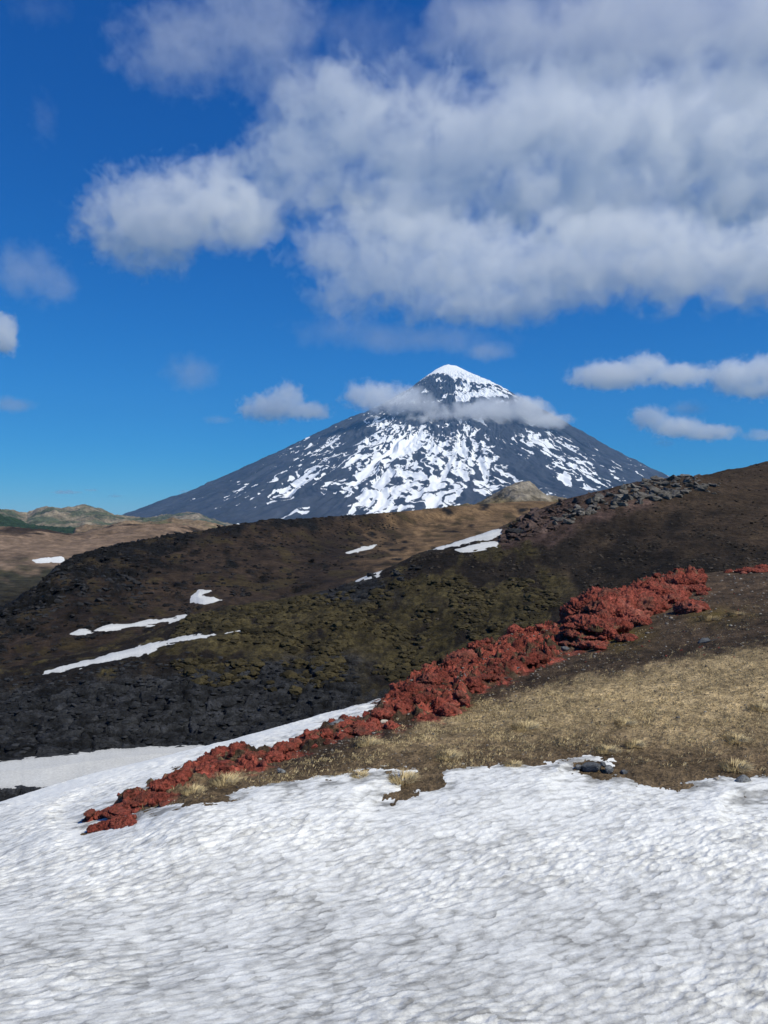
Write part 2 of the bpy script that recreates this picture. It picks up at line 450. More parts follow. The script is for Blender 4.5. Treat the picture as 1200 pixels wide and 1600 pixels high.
def land(px, D, lev=None, want_col=True):
    """ground height and soil colour, valley cloud shade included, at a bearing and distance"""
    px = np.asarray(px, float); D = np.asarray(D, float)
    if lev is None: lev = level(px, D)
    z0 = base_z(px, D)
    py = 800 - z0 / D * F
    x = (px - 600) / F * D; y = D
    near = 1 - sstep(6.3, 7, lev); far = sstep(15.8, 16.8, lev)
    val = sstep(6.3, 7.4, lev) * (1 - sstep(11.4, 12, lev))
    hillc = sstep(11.4, 12, lev) * (1 - far)
    wob = fbm(x / D * 28, np.log(D) * 9, 4, 5)
    pxn = px + wob * 28; pyn = py + fbm(x / D * 31 + 7, np.log(D) * 9, 4, 9) * 14
    # where slabs and moss lie
    slab = val * sstep(0, 1, (1 - sstep(480, 640, pxn)) * sstep(1035, 1075, pyn + .10 * (pxn - 200)) + sstep(8.9, 9.6, lev) * 0)
    slab = np.maximum(slab, val * sstep(900, 915, pyn) * (1 - sstep(930, 950, pyn)) * sstep(470, 510, pxn) * (1 - sstep(600, 650, pxn)))
    slab = np.maximum(slab, val * sstep(1040, 1065, pyn) * sstep(330, 420, pxn) * (1 - sstep(600, 680, pxn)) * sstep(-.15, .15, wob + (pyn - 1075) / 90))
    blk = hillc * sstep(-.1, .35, wob + .5 * sstep(14.2, 14.9, lev) * (1 - sstep(470, 640, pxn)) + .5 * (1 - sstep(180, 330, pxn)) * sstep(13.3, 14, lev) - .25)
    top = np.interp(px, [500, 600, 700, 850, 900, 1000], [900, 905, 908, 890, 905, 960])
    mossl = val * (1 - slab) * sstep(-.1, .22, wob * (1 - .8 * sstep(820, 900, pxn)) + .5 * sstep(230, 420, pxn) * (1 - sstep(800, 960, pxn)) * sstep(-12, 14, pyn - top) - .16)
    snow = np.zeros(px.shape)
    for nm, (poly, a, b, T, _) in PATCH.items():
        sel = (lev > a - .3) & (lev < b + .3)
        if sel.any():
            v = np.zeros(px.shape); v[sel] = sstep(-6, 3, polysd(px[sel], py[sel], poly)); snow = np.maximum(snow, v)
    sdr = np.zeros(px.shape) - 50; sel = lev < 6.6
    if sel.any(): sdr[sel] = polysd(px[sel], py[sel], RED)
    # relief
    dz = near * (.035 * fbm(x * .7, y * .7, 4, 21) + .035 * fbm(x * 3.4, y * 3.4, 4, 22) + .03 * np.abs(fbm(x * 11, y * 11, 2, 23)))
    if (sdr > -8).any():
        u1, u2, uid, ucx, ucy = voronoi(x / .85 + .4 * fbm(x * 1.5, y * 1.5, 3, 24), y / .85 + .4 * fbm(x * 1.5 + 4, y * 1.5, 3, 25), 26)
        crag = .22 * (uid - .35) + .16 * ucx - .12 * ucy + .30 * (ridged(x * .9, y * .9, 5, 27) - .9) + .12 * fbm(x * 6, y * 6, 3, 28)
        dz = dz + sstep(0, 16, sdr + 14 * wob) * (1 - sstep(6.2, 6.6, lev)) * (.16 + crag) * np.clip(D / 30, .45, 1.5)
    xr = x * CR + y * SR; yr = -x * SR + y * CR
    wx = fbm(x * .25, y * .25, 3, 31) * 1.2; wy = fbm(x * .25 + 9, y * .25, 3, 32) * 1.2
    f1, f2, idv, cx, cy = voronoi((xr + wx) / 2.6, (yr + wy) / .85, 41)
    g1, g2, idw, _, _ = voronoi((xr + wy) / .9, (yr - wx) / .5, 43)
    plate = (idv - .5) * .30 + cx * .26 - cy * .14 - .26 * (1 - sstep(0, .12, f2 - f1)) + (idw - .5) * .12 - .14 * (1 - sstep(0, .2, g2 - g1)) + .5 * fbm(x * .12, y * .2, 3, 44)
    m1, m2, idm, _, _ = voronoi((x + wx) / 1.1, (y + wy) / 1.5, 47)
    hum = .34 * (.6 - m1) + .25 * fbm(x * .35, y * .35, 4, 51) + .16 * fbm(x * 1.6, y * 1.6, 3, 52)
    dz = dz + val * (slab * plate + (1 - slab) * (mossl * hum + (1 - mossl) * (.24 * fbm(x * .6, y * .6, 5, 53) + .2 * np.maximum(0, fbm(x * 1.4, y * 1.4, 3, 54) - .12))) + .55 * fbm(x * .07, y * .05, 3, 55) * sstep(7.2, 8.5, lev))
    hs = D / 200.
    e1, e2, ide, ex, ey = voronoi((xr + wx * 2) / 4.2, (yr + wy * 2) / 3.4, 61)
    n1, n2, idn, _, _ = voronoi((xr + wx) / 1.7, (yr + wy) / 1.6, 62)
    blocks = (ide - .5) * 1.3 + ex * .5 - .8 * (1 - sstep(0, .2, e2 - e1)) + (idn - .5) * .7 - .4 * (1 - sstep(0, .2, n2 - n1))
    dz = dz + hillc * (blk * blocks * .85 + .5 * fbm(x * .05, y * .05, 5, 65) + (1 - blk) * .25 * fbm(x * .3, y * .3, 4, 66)) * (1 - .75 * sstep(420, 640, px))
    dz = dz + far * (2.0 * fbm(x * .012, y * .012, 6, 71) + 1.6 * ridged(x * .03, y * .03, 3, 72) * sstep(17.2, 17.9, lev)) * np.clip(D / 600, .3, 2.5) * (lev < 19.5)
    dz = dz * (1 - .9 * snow)
    z = z0 + dz
    if not want_col: return z, py
    # soil colours, with cloud shade mixed into those of the valley
    n1c = fbm(x / D * 60, np.log(D) * 26, 5, 81)[..., None]; n2c = fbm(x / D * 17 + 3, np.log(D) * 12, 4, 83)[..., None]
    C = lambda *c: np.array(c)
    m3 = lambda t: t[..., None]
    edge = np.interp(px, [500, 700, 870, 1000, 1200, 1500], [1190, 1105, 1060, 1036, 998, 940])
    col = np.zeros(px.shape + (3,)) + C(.085, .058, .036)
    # near hillside
    t = sstep(0, 26, pyn - edge + 8 * wob)
    low = sstep(1105, 1190, py + 28 * wob)
    straw = C(.32, .238, .130) * (1 - m3(low)) + C(.118, .083, .048) * m3(low)
    straw = straw * (1 + .5 * n1c)
    soil = C(.068, .046, .029) * (1 + .8 * n1c) * (1 - .30 * m3(sstep(-34, -4, pyn - edge) * (1 - sstep(-4, 8, pyn - edge)))) 
    ol = np.exp(-(((pxn - 960) / 45) ** 2 + ((pyn - 992) / 20) ** 2)) + np.exp(-(((pxn - 740) / 34) ** 2 + ((pyn - 1120) / 18) ** 2)) + .8 * np.exp(-(((pxn - 1120) / 42) ** 2 + ((pyn - 962) / 12) ** 2))
    soil = soil * (1 - m3(np.clip(ol, 0, 1))) + C(.105, .075, .020) * m3(np.clip(ol, 0, 1))
    cn = soil * (1 - m3(t)) + straw * m3(t)
    rd = sstep(-6, 4, sdr + 16 * wob) * sstep(-.22, .18, fbm(x * 1.1, y * 1.1, 4, 29) + .006 * sdr - .04)
    cn = cn * (1 - m3(rd)) + C(.21, .052, .036) * m3(rd) * (1 + .8 * n1c)
    # valley: albedos lowered to stand in for cloud shadow
    cs = C(.016, .0168, .019) * (1 + .9 * n1c + m3((idv - .5) * 1.0 + (idw - .5) * .5)); cm = C(.046, .037, .0165) * (1 + .6 * n1c + .4 * n2c)
    cd = C(.0125, .0095, .0072) * (1 + .7 * n1c)
    up = m3(sstep(-.2, .5, sstep(840, 1250, pxn) * sstep(900, 760, pyn) + .6 * wob - .1))
    bank = m3(sstep(-14, 6, polysd(pxn, pyn, BANK)) * val)
    cd = cd * (1 - bank) + C(.062, .040, .034) * (1 + .7 * n1c) * bank
    cd = cd * (1 - up) + C(.038, .026, .017) * up
    cv = cd * (1 - m3(mossl)) + cm * m3(mossl)
    gap = m3(sstep(.42, .62, m1)) * m3(mossl) * .6
    cv = cv * (1 - gap) + C(.022, .018, .012) * gap
    cv = cv * (1 - m3(slab)) + cs * m3(slab)
    # dark hill
    brn = C(.026, .0172, .0112) * (1 + .7 * n1c); tanb = C(.135, .086, .045) * (1 + .4 * n1c)
    tb = m3(sstep(.25, .9, sstep(430, 760, pxn) + .7 * wob))
    ch = brn * (1 - tb) + tanb * tb
    ch = ch * (1 - m3(blk)) + C(.007, .007, .0078) * (1 + .7 * n1c) * m3(blk)
    mo2 = m3(hillc * sstep(.05, .3, -wob + .25 * np.exp(-(((pxn - 400) / 70) ** 2 + ((pyn - 905) / 14) ** 2)) - .1) * (1 - blk) * .7)
    ch = ch * (1 - mo2) + C(.038, .028, .011) * mo2
    # plain
    cp = C(.175, .120, .080) * (1 + .55 * n1c + .35 * n2c)
    grn = m3(sstep(17.15, 16.6, lev + .5 * wob))
    cp = cp * (1 - grn) + C(.036, .033, .017) * grn * (1 + .7 * n1c)
    cp = cp * (1 - .8 * m3(sstep(.12, .3, fbm(x * .012, y * .012, 6, 71)) * sstep(17.3, 17.9, lev)))
    fc = m3(sstep(18.3, 19, lev)); cp = cp * (1 - fc) + C(.06, .065, .045) * fc
    col = cn * m3(near) + cv * m3(val) + ch * m3(hillc) + cp * m3(far)
    return z, py, np.clip(col, .004, 1)


def axis_px(lo, hi, fine):
    a = [np.arange(-800, lo, fine * 4), np.arange(lo, hi, fine), np.arange(hi, 2000.1, fine * 4)]
    return np.concatenate(a)


def sheet(name, spans, mat, fine, kind='structure'):
    lev = np.concatenate([np.linspace(a, b, n, endpoint=False) for a, b, n in spans] + [[spans[-1][1]]])
    px = axis_px(-60, 1260, fine)
    PX, LV = np.meshgrid(px, lev)
    D = dist_at(PX, LV)
    z, py, col = land(PX, D, LV)
    return grid_obj(name, (PX - 600) / F * D, D, z, mat, {'col': col}, kind=kind)


sheet('hillside', [(0, 1.6, 16), (1.6, 2, 12), (2, 4, 90), (4, 5, 220), (5, 6, 330), (6, 7, 60)], MAT['hillside'], 1.5)
sheet('valley_ground', [(7, 8, 24), (8, 9, 120), (9, 10, 330), (10, 11, 330), (11, 12, 60)], MAT['valley'], 1.4)
sheet('dark_hill', [(12, 13, 90), (13, 14, 180), (14, 15, 200), (15, 16, 40)], MAT['hill'], 1.8)
sheet('plain', [(16, 17, 130), (17, 18, 170), (18, 19, 30), (19, 20, 20), (20, 21, 40)], MAT['plain'], 2.2)

# ---------------------------------------------------------------- snow
def near_snow():
    lev = np.concatenate([np.linspace(0, 1.6, 50, endpoint=False), np.linspace(1.6, 2, 110, endpoint=False), np.linspace(2, 4, 500, endpoint=False), np.linspace(4, 6, 330, endpoint=False), np.linspace(6, 7, 40)])
    px = np.concatenate([np.arange(-800, -60, 5), np.arange(-60, 1260, 1.35), np.arange(1260, 2000, 5)])
    PX, LV = np.meshgrid(px, lev)
    D = dist_at(PX, LV); z0 = base_z(PX, D); py = 800 - z0 / D * F
    x = (PX - 600) / F * D; y = D
    wob = fbm(x * 1.1, y * 1.1, 5, 91); wob2 = fbm(x * 3.5, y * 3.5, 3, 92)
    qx = PX + wob * 16 + wob2 * 5; qy = py + wob * 7 + wob2 * 3
    sd = -polysd(qx, qy, SOIL)
    for isl in ISLES: sd = np.minimum(sd, -polysd(qx, qy, isl))
    # sun cups: shallow bowls with sharp rims, drawn out along the slope
    a = R(27); xr = x * np.cos(a) + y * np.sin(a); yr = -x * np.sin(a) + y * np.cos(a)
    wx = fbm(x * 1.3, y * 1.3, 4, 93) * .16; wy = fbm(x * 1.3 + 5, y * 1.3, 4, 94) * .12
    big = 1 + .25 * fbm(x * .3, y * .3, 2, 90)
    f1, f2, idv, _, ccy = voronoi((xr + wx) / .25, (yr + wy) / .135, 95, .85)
    g1, g2, idw, _, _ = voronoi((xr - wy) / .13, (yr + wx) / .07, 96, .85)
    amp = (.75 + .6 * fbm(x * .5, y * .5, 3, 97)) 
    amp = amp * (.35 + .9 * sstep(-.35, .4, fbm(x * .28 + 9, y * .28, 3, 88)))
    cup = .021 * sstep(.0, .7, f1) + .006 * sstep(0, .8, g1) + .024 * fbm(xr * 4, yr * 7.5, 5, 98)
    T = np.clip(sd * D / F * .20, -.3, .13) + .012
    z = z0 + T + cup * amp * sstep(-4, 40, sd) + .04 * fbm(x * .5, y * .5, 3, 99)
    rim = 1 - sstep(0, .24, f2 - f1)
    rim2 = 1 - sstep(0, .3, g2 - g1)
    nearer = sstep(1200, 1560, py)
    blot = fbm(x * .8, y * 1.4, 4, 101); streak = fbm(xr * 4.5, yr * 15, 4, 102)
    dirt_shade = .04 + .24 * nearer + (.30 + .06 * nearer) * sstep(.10, .66, f1) * (.3 + 1.0 * idv) + .19 * sstep(-.1, .5, ccy) * (1 - sstep(.0, .5, f2 - f1)) * (.1 + 1.1 * idv) + .06 * rim2 * (.4 + idw) - .08 + .26 * blot + (.15 + .15 * nearer) * streak + .16 * (idv - .5)  # dirt, plus bowl shading painted as crescents on the near lips
    crest = sstep(5.05, 5.5, LV) * (1 - sstep(450, 640, PX)) * (py < 1265)
    dirt_shade = dirt_shade * (1 - .8 * crest)
    thin = (1 - sstep(-2, 24, sd + 20 * wob2)) * sstep(-.12, .22, fbm(x * 1.2 + 4, y * 1.8, 4, 103) + .04)
    dirt_shade = dirt_shade + .75 * thin
    return grid_obj('snow_field', x, y, z, MAT['snow'], {'dirt_shade': dirt_shade}, keep=sd > -9)


near_snow()
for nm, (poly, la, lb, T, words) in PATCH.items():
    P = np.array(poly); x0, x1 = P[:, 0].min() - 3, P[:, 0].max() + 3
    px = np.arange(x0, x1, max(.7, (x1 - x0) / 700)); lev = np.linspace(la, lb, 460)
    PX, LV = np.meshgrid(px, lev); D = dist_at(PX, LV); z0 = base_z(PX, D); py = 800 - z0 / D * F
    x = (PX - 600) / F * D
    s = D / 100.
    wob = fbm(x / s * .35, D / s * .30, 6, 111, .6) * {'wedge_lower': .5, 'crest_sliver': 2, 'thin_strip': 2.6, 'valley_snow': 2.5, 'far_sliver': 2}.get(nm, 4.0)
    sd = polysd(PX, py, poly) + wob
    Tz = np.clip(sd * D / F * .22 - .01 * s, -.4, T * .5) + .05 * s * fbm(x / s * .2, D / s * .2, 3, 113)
    dirt_shade = .05 + .12 * fbm(x * .3, D * .3, 4, 115) + .10 * (1 - sstep(0, 5, sd)) + (.42 if nm == 'valley_snow' else .0 if nm == 'plain_patch' else .26)  # extra grey on the valley sheet and strips stands in for cloud shadow
    o = grid_obj('snow_patch', x, D, z0 + Tz, MAT['snow'], {'dirt_shade': dirt_shade}, keep=sd > -1.2)
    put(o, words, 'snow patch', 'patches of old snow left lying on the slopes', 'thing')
#==OBJECTS==
# ---------------------------------------------------------------- far hills
def far_ridge(name, crest, D0, Df, Db, amp, fq, mat, colf, n=(420, 150), zfoot=-110, seed=0, ecc=.8):
    cx = [c[0] for c in crest]; cz = [(800 - c[1]) / F * D0 for c in crest]
    px = np.linspace(cx[0], cx[-1], n[0]); v = np.linspace(0, 1, n[1])
    PX, V = np.meshgrid(px, v)
    vc = (D0 - Df) / (Db - Df); D = Df + (Db - Df) * V
    zc = np.interp(PX, cx, cz)
    w = np.where(V < vc, (V / vc) ** ecc, ((1 - V) / (1 - vc)) ** .9)
    x = (PX - 600) / F * D
    env = np.clip(w, 0, 1) ** .5
    nz = ridged(x * fq, D * fq, 6, seed, .5) - .9
    ends = sstep(0, .06, (PX - cx[0]) / (cx[-1] - cx[0])) * (1 - sstep(.94, 1, (PX - cx[0]) / (cx[-1] - cx[0])))
    z = zfoot + (zc - zfoot) * w * (.15 + .85 * ends) + amp * nz * env
    col = colf(x, D, z, w, nz)
    return grid_obj(name, x, D, z, mat, {'col': np.clip(col, .005, 1)})


MAT['far'] = ground_mat('far_slope', .004, .02, .08, 6, .75, 1.25)
MAT['wood'] = ground_mat('forest_canopy', .01, .06, .3, 3, .7, 1.3)
v3 = lambda *c: np.array(c)


def c_crag(x, y, z, w, n):
    g = sstep(-.15, .25, fbm(x * .006, y * .006, 5, 201) + .15 - .2 * n)[..., None]
    return (v3(.20, .165, .115) * (1 - g) + v3(.075, .085, .05) * g) * (1 + .5 * fbm(x * .02, y * .02, 4, 203)[..., None])


def c_tan(x, y, z, w, n):
    g = sstep(0, .3, fbm(x * .01, y * .01, 4, 207))[..., None]
    return (v3(.19, .135, .085) * (1 - g) + v3(.11, .10, .055) * g) * (1 + .4 * fbm(x * .04, y * .04, 4, 209)[..., None])


def c_dome(x, y, z, w, n):
    g = sstep(8, 26, z + 14 * fbm(x * .03, y * .03, 4, 213))[..., None]
    return (v3(.13, .10, .05) * (1 - g) + v3(.19, .165, .13) * g) * (1 + .7 * fbm(x * .06, y * .03, 4, 215)[..., None])


def c_wood(x, y, z, w, n):
    return v3(.022, .040, .020) * (1 + .5 * fbm(x * .02, y * .02, 4, 211)[..., None])


far_ridge('craggy_hills', [(-500, 790), (-300, 800), (-120, 795), (0, 799), (22, 803), (42, 808), (56, 801), (72, 796), (84, 795.5), (96, 798), (118, 796), (134, 794), (150, 798), (160, 801), (178, 808), (200, 811), (240, 815), (300, 826)],
          3600, 2300, 4600, 26, .0042, MAT['far'], c_crag, (900, 260), -110, 301, 1.0)
far_ridge('craggy_hills', [(200, 815), (240, 809), (275, 806), (292, 803), (310, 805), (330, 813), (350, 820), (400, 830)], 5200, 4200, 6200, 26, .004, MAT['far'], c_crag, (400, 160), -120, 305)
far_ridge('low_hills', [(100, 826), (150, 822), (190, 817), (225, 816), (262, 813), (290, 812), (315, 815), (345, 824), (420, 832)], 1500, 1150, 2000, 7, .012, MAT['far'], c_tan, (420, 140), -100, 307)
far_ridge('rocky_dome', [(640, 800), (690, 797), (728, 791), (750, 786), (768, 775), (785, 764), (800, 758), (814, 756), (828, 759), (842, 768), (858, 775), (880, 782), (940, 786), (1010, 800)], 1100, 800, 1450, 9, .014, MAT['far'], c_dome, (420, 160), -60, 309)
put(far_ridge('forest', [(-420, 806), (-200, 812), (-60, 806), (0, 807), (22, 812), (48, 822), (80, 826), (118, 826), (134, 828), (150, 838)], 2200, 1500, 2450, 9, .02, MAT['wood'], c_wood, (600, 260), -110, 311), kind='stuff')

# ---------------------------------------------------------------- the volcano
def volcano():
    D0 = 13000.0; sc = D0 / F; ax = (702 - 600) * sc
    Lp = [(0, 569), (9, 571.5), (22, 578), (47, 597), (62, 610), (127, 645), (182, 668), (272, 712), (372, 758), (502, 808), (680, 850)]
    Rp = [(0, 570), (13, 573), (38, 587), (68, 602), (88, 612), (123, 632), (178, 666), (218, 690), (258, 714), (308, 742), (400, 785), (520, 815), (680, 850)]
    Fp = [(0, 570), (12, 573), (36, 589), (58, 605), (80, 622), (125, 648), (180, 674), (272, 722), (372, 766), (502, 808), (680, 850)]
    r = np.concatenate([np.linspace(0, 1800, 230, endpoint=False), np.linspace(1800, 7000, 400)])
    th = np.concatenate([np.linspace(-R(112), R(112), 1150), np.linspace(R(112), R(248), 60)[1:]])
    TH, RR = np.meshgrid(th, r)
    prof = lambda P: (800 - np.interp(RR / sc, [q[0] * .965 for q in P], [q[1] for q in P])) * sc
    s = np.sin(TH); wl = np.clip(-s, 0, 1) ** 1.5; wr = np.clip(s, 0, 1) ** 1.5; wf = 1 - wl - wr
    z0 = prof(Lp) * wl + prof(Rp) * wr + prof(Fp) * wf
    lr = np.log(RR + 120)
    wv = fbm(TH * 3, lr * 3, 3, 401) * .12
    gul = ridged((TH + wv) * 13, lr * 1.6, 5, 403, .55)
    env = sstep(0, 500, RR)
    z = z0 + env * (gul - .8) * np.clip(RR * .02, 6, 38) + 24 * env * fbm(TH * 26, lr * 9, 5, 405) * np.clip(RR / 900, .4, 1.2)
    X = ax + RR * np.sin(TH); Y = D0 - RR * np.cos(TH)
    U = 702 + RR * s / sc; Vv = 800 - z0 / sc
    # crags under the ice cap
    crag = np.exp(-((RR / sc - 62) / 26.) ** 2)
    z = z + crag * 30 * (ridged(TH * 9, lr * 7, 4, 407) - .8)
    # where the snow lies, by height and by bearing on the cone
    g = lambda u, v, a, b: np.exp(-((U - u) / a) ** 2 - ((Vv - v) / b) ** 2)
    fl = np.cos(TH) > -.2
    dens = (1.0 * g(690, 735, 105, 42) + .8 * g(615, 700, 48, 30) + .45 * g(725, 672, 40, 26) + .65 * g(808, 712, 36, 46) + .5 * g(590, 665, 36, 20) + .55 * g(560, 745, 90, 36) + .40 * g(490, 712, 90, 22) + .34 * g(450, 770, 70, 20) + .28 * g(880, 735, 70, 30) + .15 * g(560, 790, 160, 14)
            + .7 * g(640, 785, 120, 22) + .5 * g(840, 760, 36, 22) - .75 * g(655, 672, 26, 18) - .65 * g(758, 688, 17, 16) - .8 * g(765, 752, 20, 20) + .25 * g(905, 725, 40, 30) + .22 * g(940, 745, 60, 12) - .35 * g(890, 690, 60, 45) + .3 * g(500, 690, 60, 14) - .35 * g(560, 700, 30, 14))
    w1 = fbm(TH * 9, lr * 7, 4, 411) * .10; w2 = fbm(TH * 9 + 4, lr * 7, 4, 413) * .16
    st = fbm((TH + w1) * 24, (lr + w2) * 5, 5, 415, .6)
    st2 = fbm((TH + w1) * 38, (lr + w2) * 9, 4, 417, .55)
    mid = 1.12 * dens + 1.2 * st + .6 * st2 - .50 * (gul - .8) - .75
    capl = np.interp(U, [600, 648, 660, 680, 695, 702, 712, 725, 745, 765, 785, 800, 830], [598, 599, 593, 588, 590, 602, 600, 608, 612, 608, 614, 618, 620])
    stc = fbm(TH * 6 + 3, lr * 6, 5, 419, .6)
    cap = (capl - Vv) / 5. + 1.3 * stc
    low = (Vv - capl)
    crn = 2.4 * stc + .55 * (g(745, 622, 45, 14) + .8 * g(715, 635, 16, 18)) - 1.1 * g(670, 615, 28, 22) - .30
    snow = np.where(low < 0, np.maximum(cap, .2 - low * .1), np.where(Vv < 645, np.maximum(cap, crn), mid))
    rock = v3(.048, .053, .068) * (1 + .45 * fbm(TH * 20, lr * 5, 5, 421)[..., None] + .25 * fbm(TH * 60, lr * 30, 3, 423)[..., None])  # bluish tint stands in for part of the distance haze
    return X, Y, z, snow, np.clip(rock, .01, 1)


m = M('volcano_rock_and_snow'); p = m.pos(); c = m.attr('col'); sv = m.attr('snow', True)
a = m.noise(p, .012, 6, .7)
sf = m.rng(m.math('ADD', sv, m.rng(a, .3, .7, -.14, .14, False)), -.035, .035, 0, 1)
c = m.mix(sf, m.mul(c, m.rng(a, .3, .7, .75, 1.25)), (.90, .91, .92))
m.bsdf(c, rough=.9, spec=.1, bump=a, bdist=18, bstr=.6)
X, Y, Z, sn, rk = volcano()
grid_obj('volcano', X, Y, Z, m.m, {'snow': sn, 'col': rk}, kind='structure')

# ---------------------------------------------------------------- rocks
def hit(px, py, la, lb):
    """the point of the bare land seen at a bearing and height of sight, within a range of contours"""
    lev = np.linspace(la, lb, 500); P = np.full(500, float(px)); D = dist_at(P, lev)
    q = 800 - base_z(P, D) / D * F
    i = int(np.argmin(np.abs(q - py) + np.arange(500) * 1e-4)); d = D[i]
    z, _ = land(np.array([float(px)]), np.array([d]), want_col=False)
    return (px - 600) / F * d, d, float(z[0])


def ico(sub):
    bm = bmesh.new(); bmesh.ops.create_icosphere(bm, subdivisions=sub, radius=1)
    V = np.array([v.co[:] for v in bm.verts], np.float32); Fc = np.array([[v.index for v in f.verts] for f in bm.faces], np.int32)
    bm.free(); return V, Fc


ICO = {k: ico(k) for k in (2, 3, 4, 5, 6)}


def worley3(p, s=0):
    i = np.floor(p); f1 = np.full(len(p), 9., np.float32); f2 = f1.copy()
    for dx in (-1, 0, 1):
        for dy in (-1, 0, 1):
            for dz in (-1, 0, 1):
                g = i + np.array([dx, dy, dz])
                q = np.stack([g[:, k] + .5 + (_h(g[:, 0], g[:, 1], g[:, 2], s + k) - .5) * .95 - p[:, k] for k in range(3)], 1)
                d = np.sqrt((q * q).sum(1)).astype(np.float32)
                f2 = np.where(d < f1, f1, np.minimum(f2, d)); f1 = np.minimum(f1, d)
    return f1, f2


def clinker(V, c, r, seed, k=1.0, ref=1.0):
    """push the points of a lump into ragged scoria; noise is in metres so lumps of all sizes look alike"""
    P = V * np.array(r, np.float32) + np.array(c, np.float32)
    n = V / np.array(r, np.float32); n /= np.linalg.norm(n, axis=1, keepdims=True)
    q = P / ref
    warp = np.stack([vnoise3(q * 1.7 + 7, seed), vnoise3(q * 1.7 + 17, seed + 1), vnoise3(q * 1.7 + 27, seed + 2)], 1) * .35
    q = q + warp
    f1, f2 = worley3(q * np.array([1.5, 1.5, 2.2]), seed); g1, g2 = worley3(q * 3.9 + 3, seed + 9)
    d = .10 * (.5 - f1) - .20 * (1 - np.clip((f2 - f1) / .08, 0, 1)) - .10 * (1 - np.clip((g2 - g1) / .12, 0, 1)) + .40 * (.5 - np.abs(vnoise3(q * 1.1, seed + 5))) + .34 * (.5 - np.abs(vnoise3(q * 2.9, seed + 7))) + .20 * vnoise3(q * 8.5, seed + 6) + .14 * vnoise3(q * 17, seed + 8) + .45 * vnoise3(q * .8, seed + 3) - .2
    lim = min(r) * .75
    return P + n * np.clip(d * k * ref * .68, -lim, lim)[:, None]


def scoria(lumps, la, lb, label, ref=.6, sub=5, k=1.0, size=.66):
    """one outcrop: lumps (bearing, height of sight of its foot, half width, height, all in photo px) grown together with smaller clods round them"""
    Vs, Fs, o = [], [], 0
    base = None
    full = []
    for (px, py, w, h) in lumps:
        full.append((px, py, w * size, h * size))
        for _ in range(3):
            full.append((px + rnd.uniform(-.95, .95) * w * size, py + rnd.uniform(-.2, .35) * h * size, w * rnd.uniform(.3, .55) * size, h * rnd.uniform(.3, .6) * size))
    for (a, b) in zip(lumps[:-1], lumps[1:]):
        full.append(((a[0] + b[0]) / 2, (a[1] + b[1]) / 2 + 1, (a[2] + b[2]) * .36 * size + abs(a[0] - b[0]) * .22, (a[3] + b[3]) * .28 * size))
    for i, (px, py, w, h) in enumerate(full):
        x, d, z = hit(px, py, la, lb)
        s = d / F
        if base is None: base = Vector((x, d, z))
        V, Fc = ICO[6 if w > 30 else 5 if w > 9 else 4]
        P = clinker(V, (x - base.x, d - base.y, z - base.z + h * s * .16), (w * s, w * s * .8 + .1, h * s * .48), 500 + i * 7 + int(px), k, min(ref, w * s * .9))
        Vs.append(P); Fs.append(Fc + o); o += len(V)
    ob = mesh_obj('red_lava_outcrop', np.concatenate(Vs), np.concatenate(Fs), MAT['red'])
    ob.location = base
    return put(ob, label, 'lava outcrop', 'red lava outcrops along the crest of the near hillside', 'thing')


scoria([(985, 962, 62, 62), (915, 980, 36, 60), (945, 968, 44, 58), (1030, 940, 50, 42), (1066, 922, 34, 26), (894, 985, 18, 36), (940, 996, 42, 20), (1000, 952, 60, 30), (1088, 908, 16, 12)], 5, 6, 'largest red lava mound, rounded, high on the right of the crest', .8, 6, 1.0, 1.0)
scoria([(925, 1012, 30, 20), (898, 1008, 26, 20), (940, 1000, 18, 18), (870, 1004, 20, 16)], 5, 6, 'low broken pinkish red lava below the largest mound')
scoria([(862, 994, 20, 22), (836, 1002, 22, 20), (806, 1008, 20, 22), (782, 1014, 18, 22)], 5, 6, 'small knobbly red lava crest just left of the largest mound')
scoria([(768, 1026, 20, 24), (750, 1032, 26, 36), (724, 1048, 30, 38), (702, 1058, 24, 28)], 5, 6, 'upright red lava knobs on the skyline of the mid ridge')
scoria([(835, 1040, 30, 26), (800, 1052, 30, 24), (768, 1062, 34, 24), (735, 1078, 28, 22), (862, 1026, 20, 16)], 5, 6, 'long low red lava bank in front of the mid ridge')
scoria([(672, 1084, 30, 40), (645, 1098, 28, 36), (690, 1072, 22, 28), (660, 1108, 34, 30), (626, 1108, 24, 30)], 5, 6, 'broad red lava shoulder where the upper snow tongue ends')
scoria([(702, 1118, 24, 36), (686, 1112, 18, 28), (718, 1104, 14, 24)], 4.5, 6, 'squat dark red lava block at the edge of the tan grass')
scoria([(610, 1124, 22, 28), (584, 1136, 20, 22), (562, 1144, 18, 18), (542, 1150, 14, 14), (612, 1138, 22, 18)], 4.8, 6, 'hollowed red lava crag right of the upper snow tongue')
scoria([(508, 1158, 18, 18), (486, 1162, 20, 22), (462, 1172, 18, 20), (440, 1184, 22, 28), (424, 1196, 20, 26), (452, 1192, 16, 20)], 4.6, 6, 'rough red lava lumps in the middle of the lower ridge')
scoria([(370, 1190, 22, 26), (345, 1196, 22, 24), (322, 1206, 20, 20), (395, 1198, 16, 16), (300, 1216, 18, 18)], 4.6, 6, 'flat topped red lava lumps against the left snow')
scoria([(280, 1230, 20, 16), (256, 1240, 18, 15), (232, 1252, 18, 15), (208, 1262, 16, 12), (182, 1270, 14, 10), (158, 1278, 12, 8), (246, 1254, 14, 12), (140, 1284, 8, 5)], 4.1, 5.9, 'tapering red lava tail sinking into the snow', .55, size=.95)
scoria([(150, 1297, 9, 10), (166, 1293, 10, 13), (184, 1290, 11, 14), (201, 1287, 9, 10)], 3.8, 4.6, 'small red lava islet alone in the snow', .4, size=1.15)
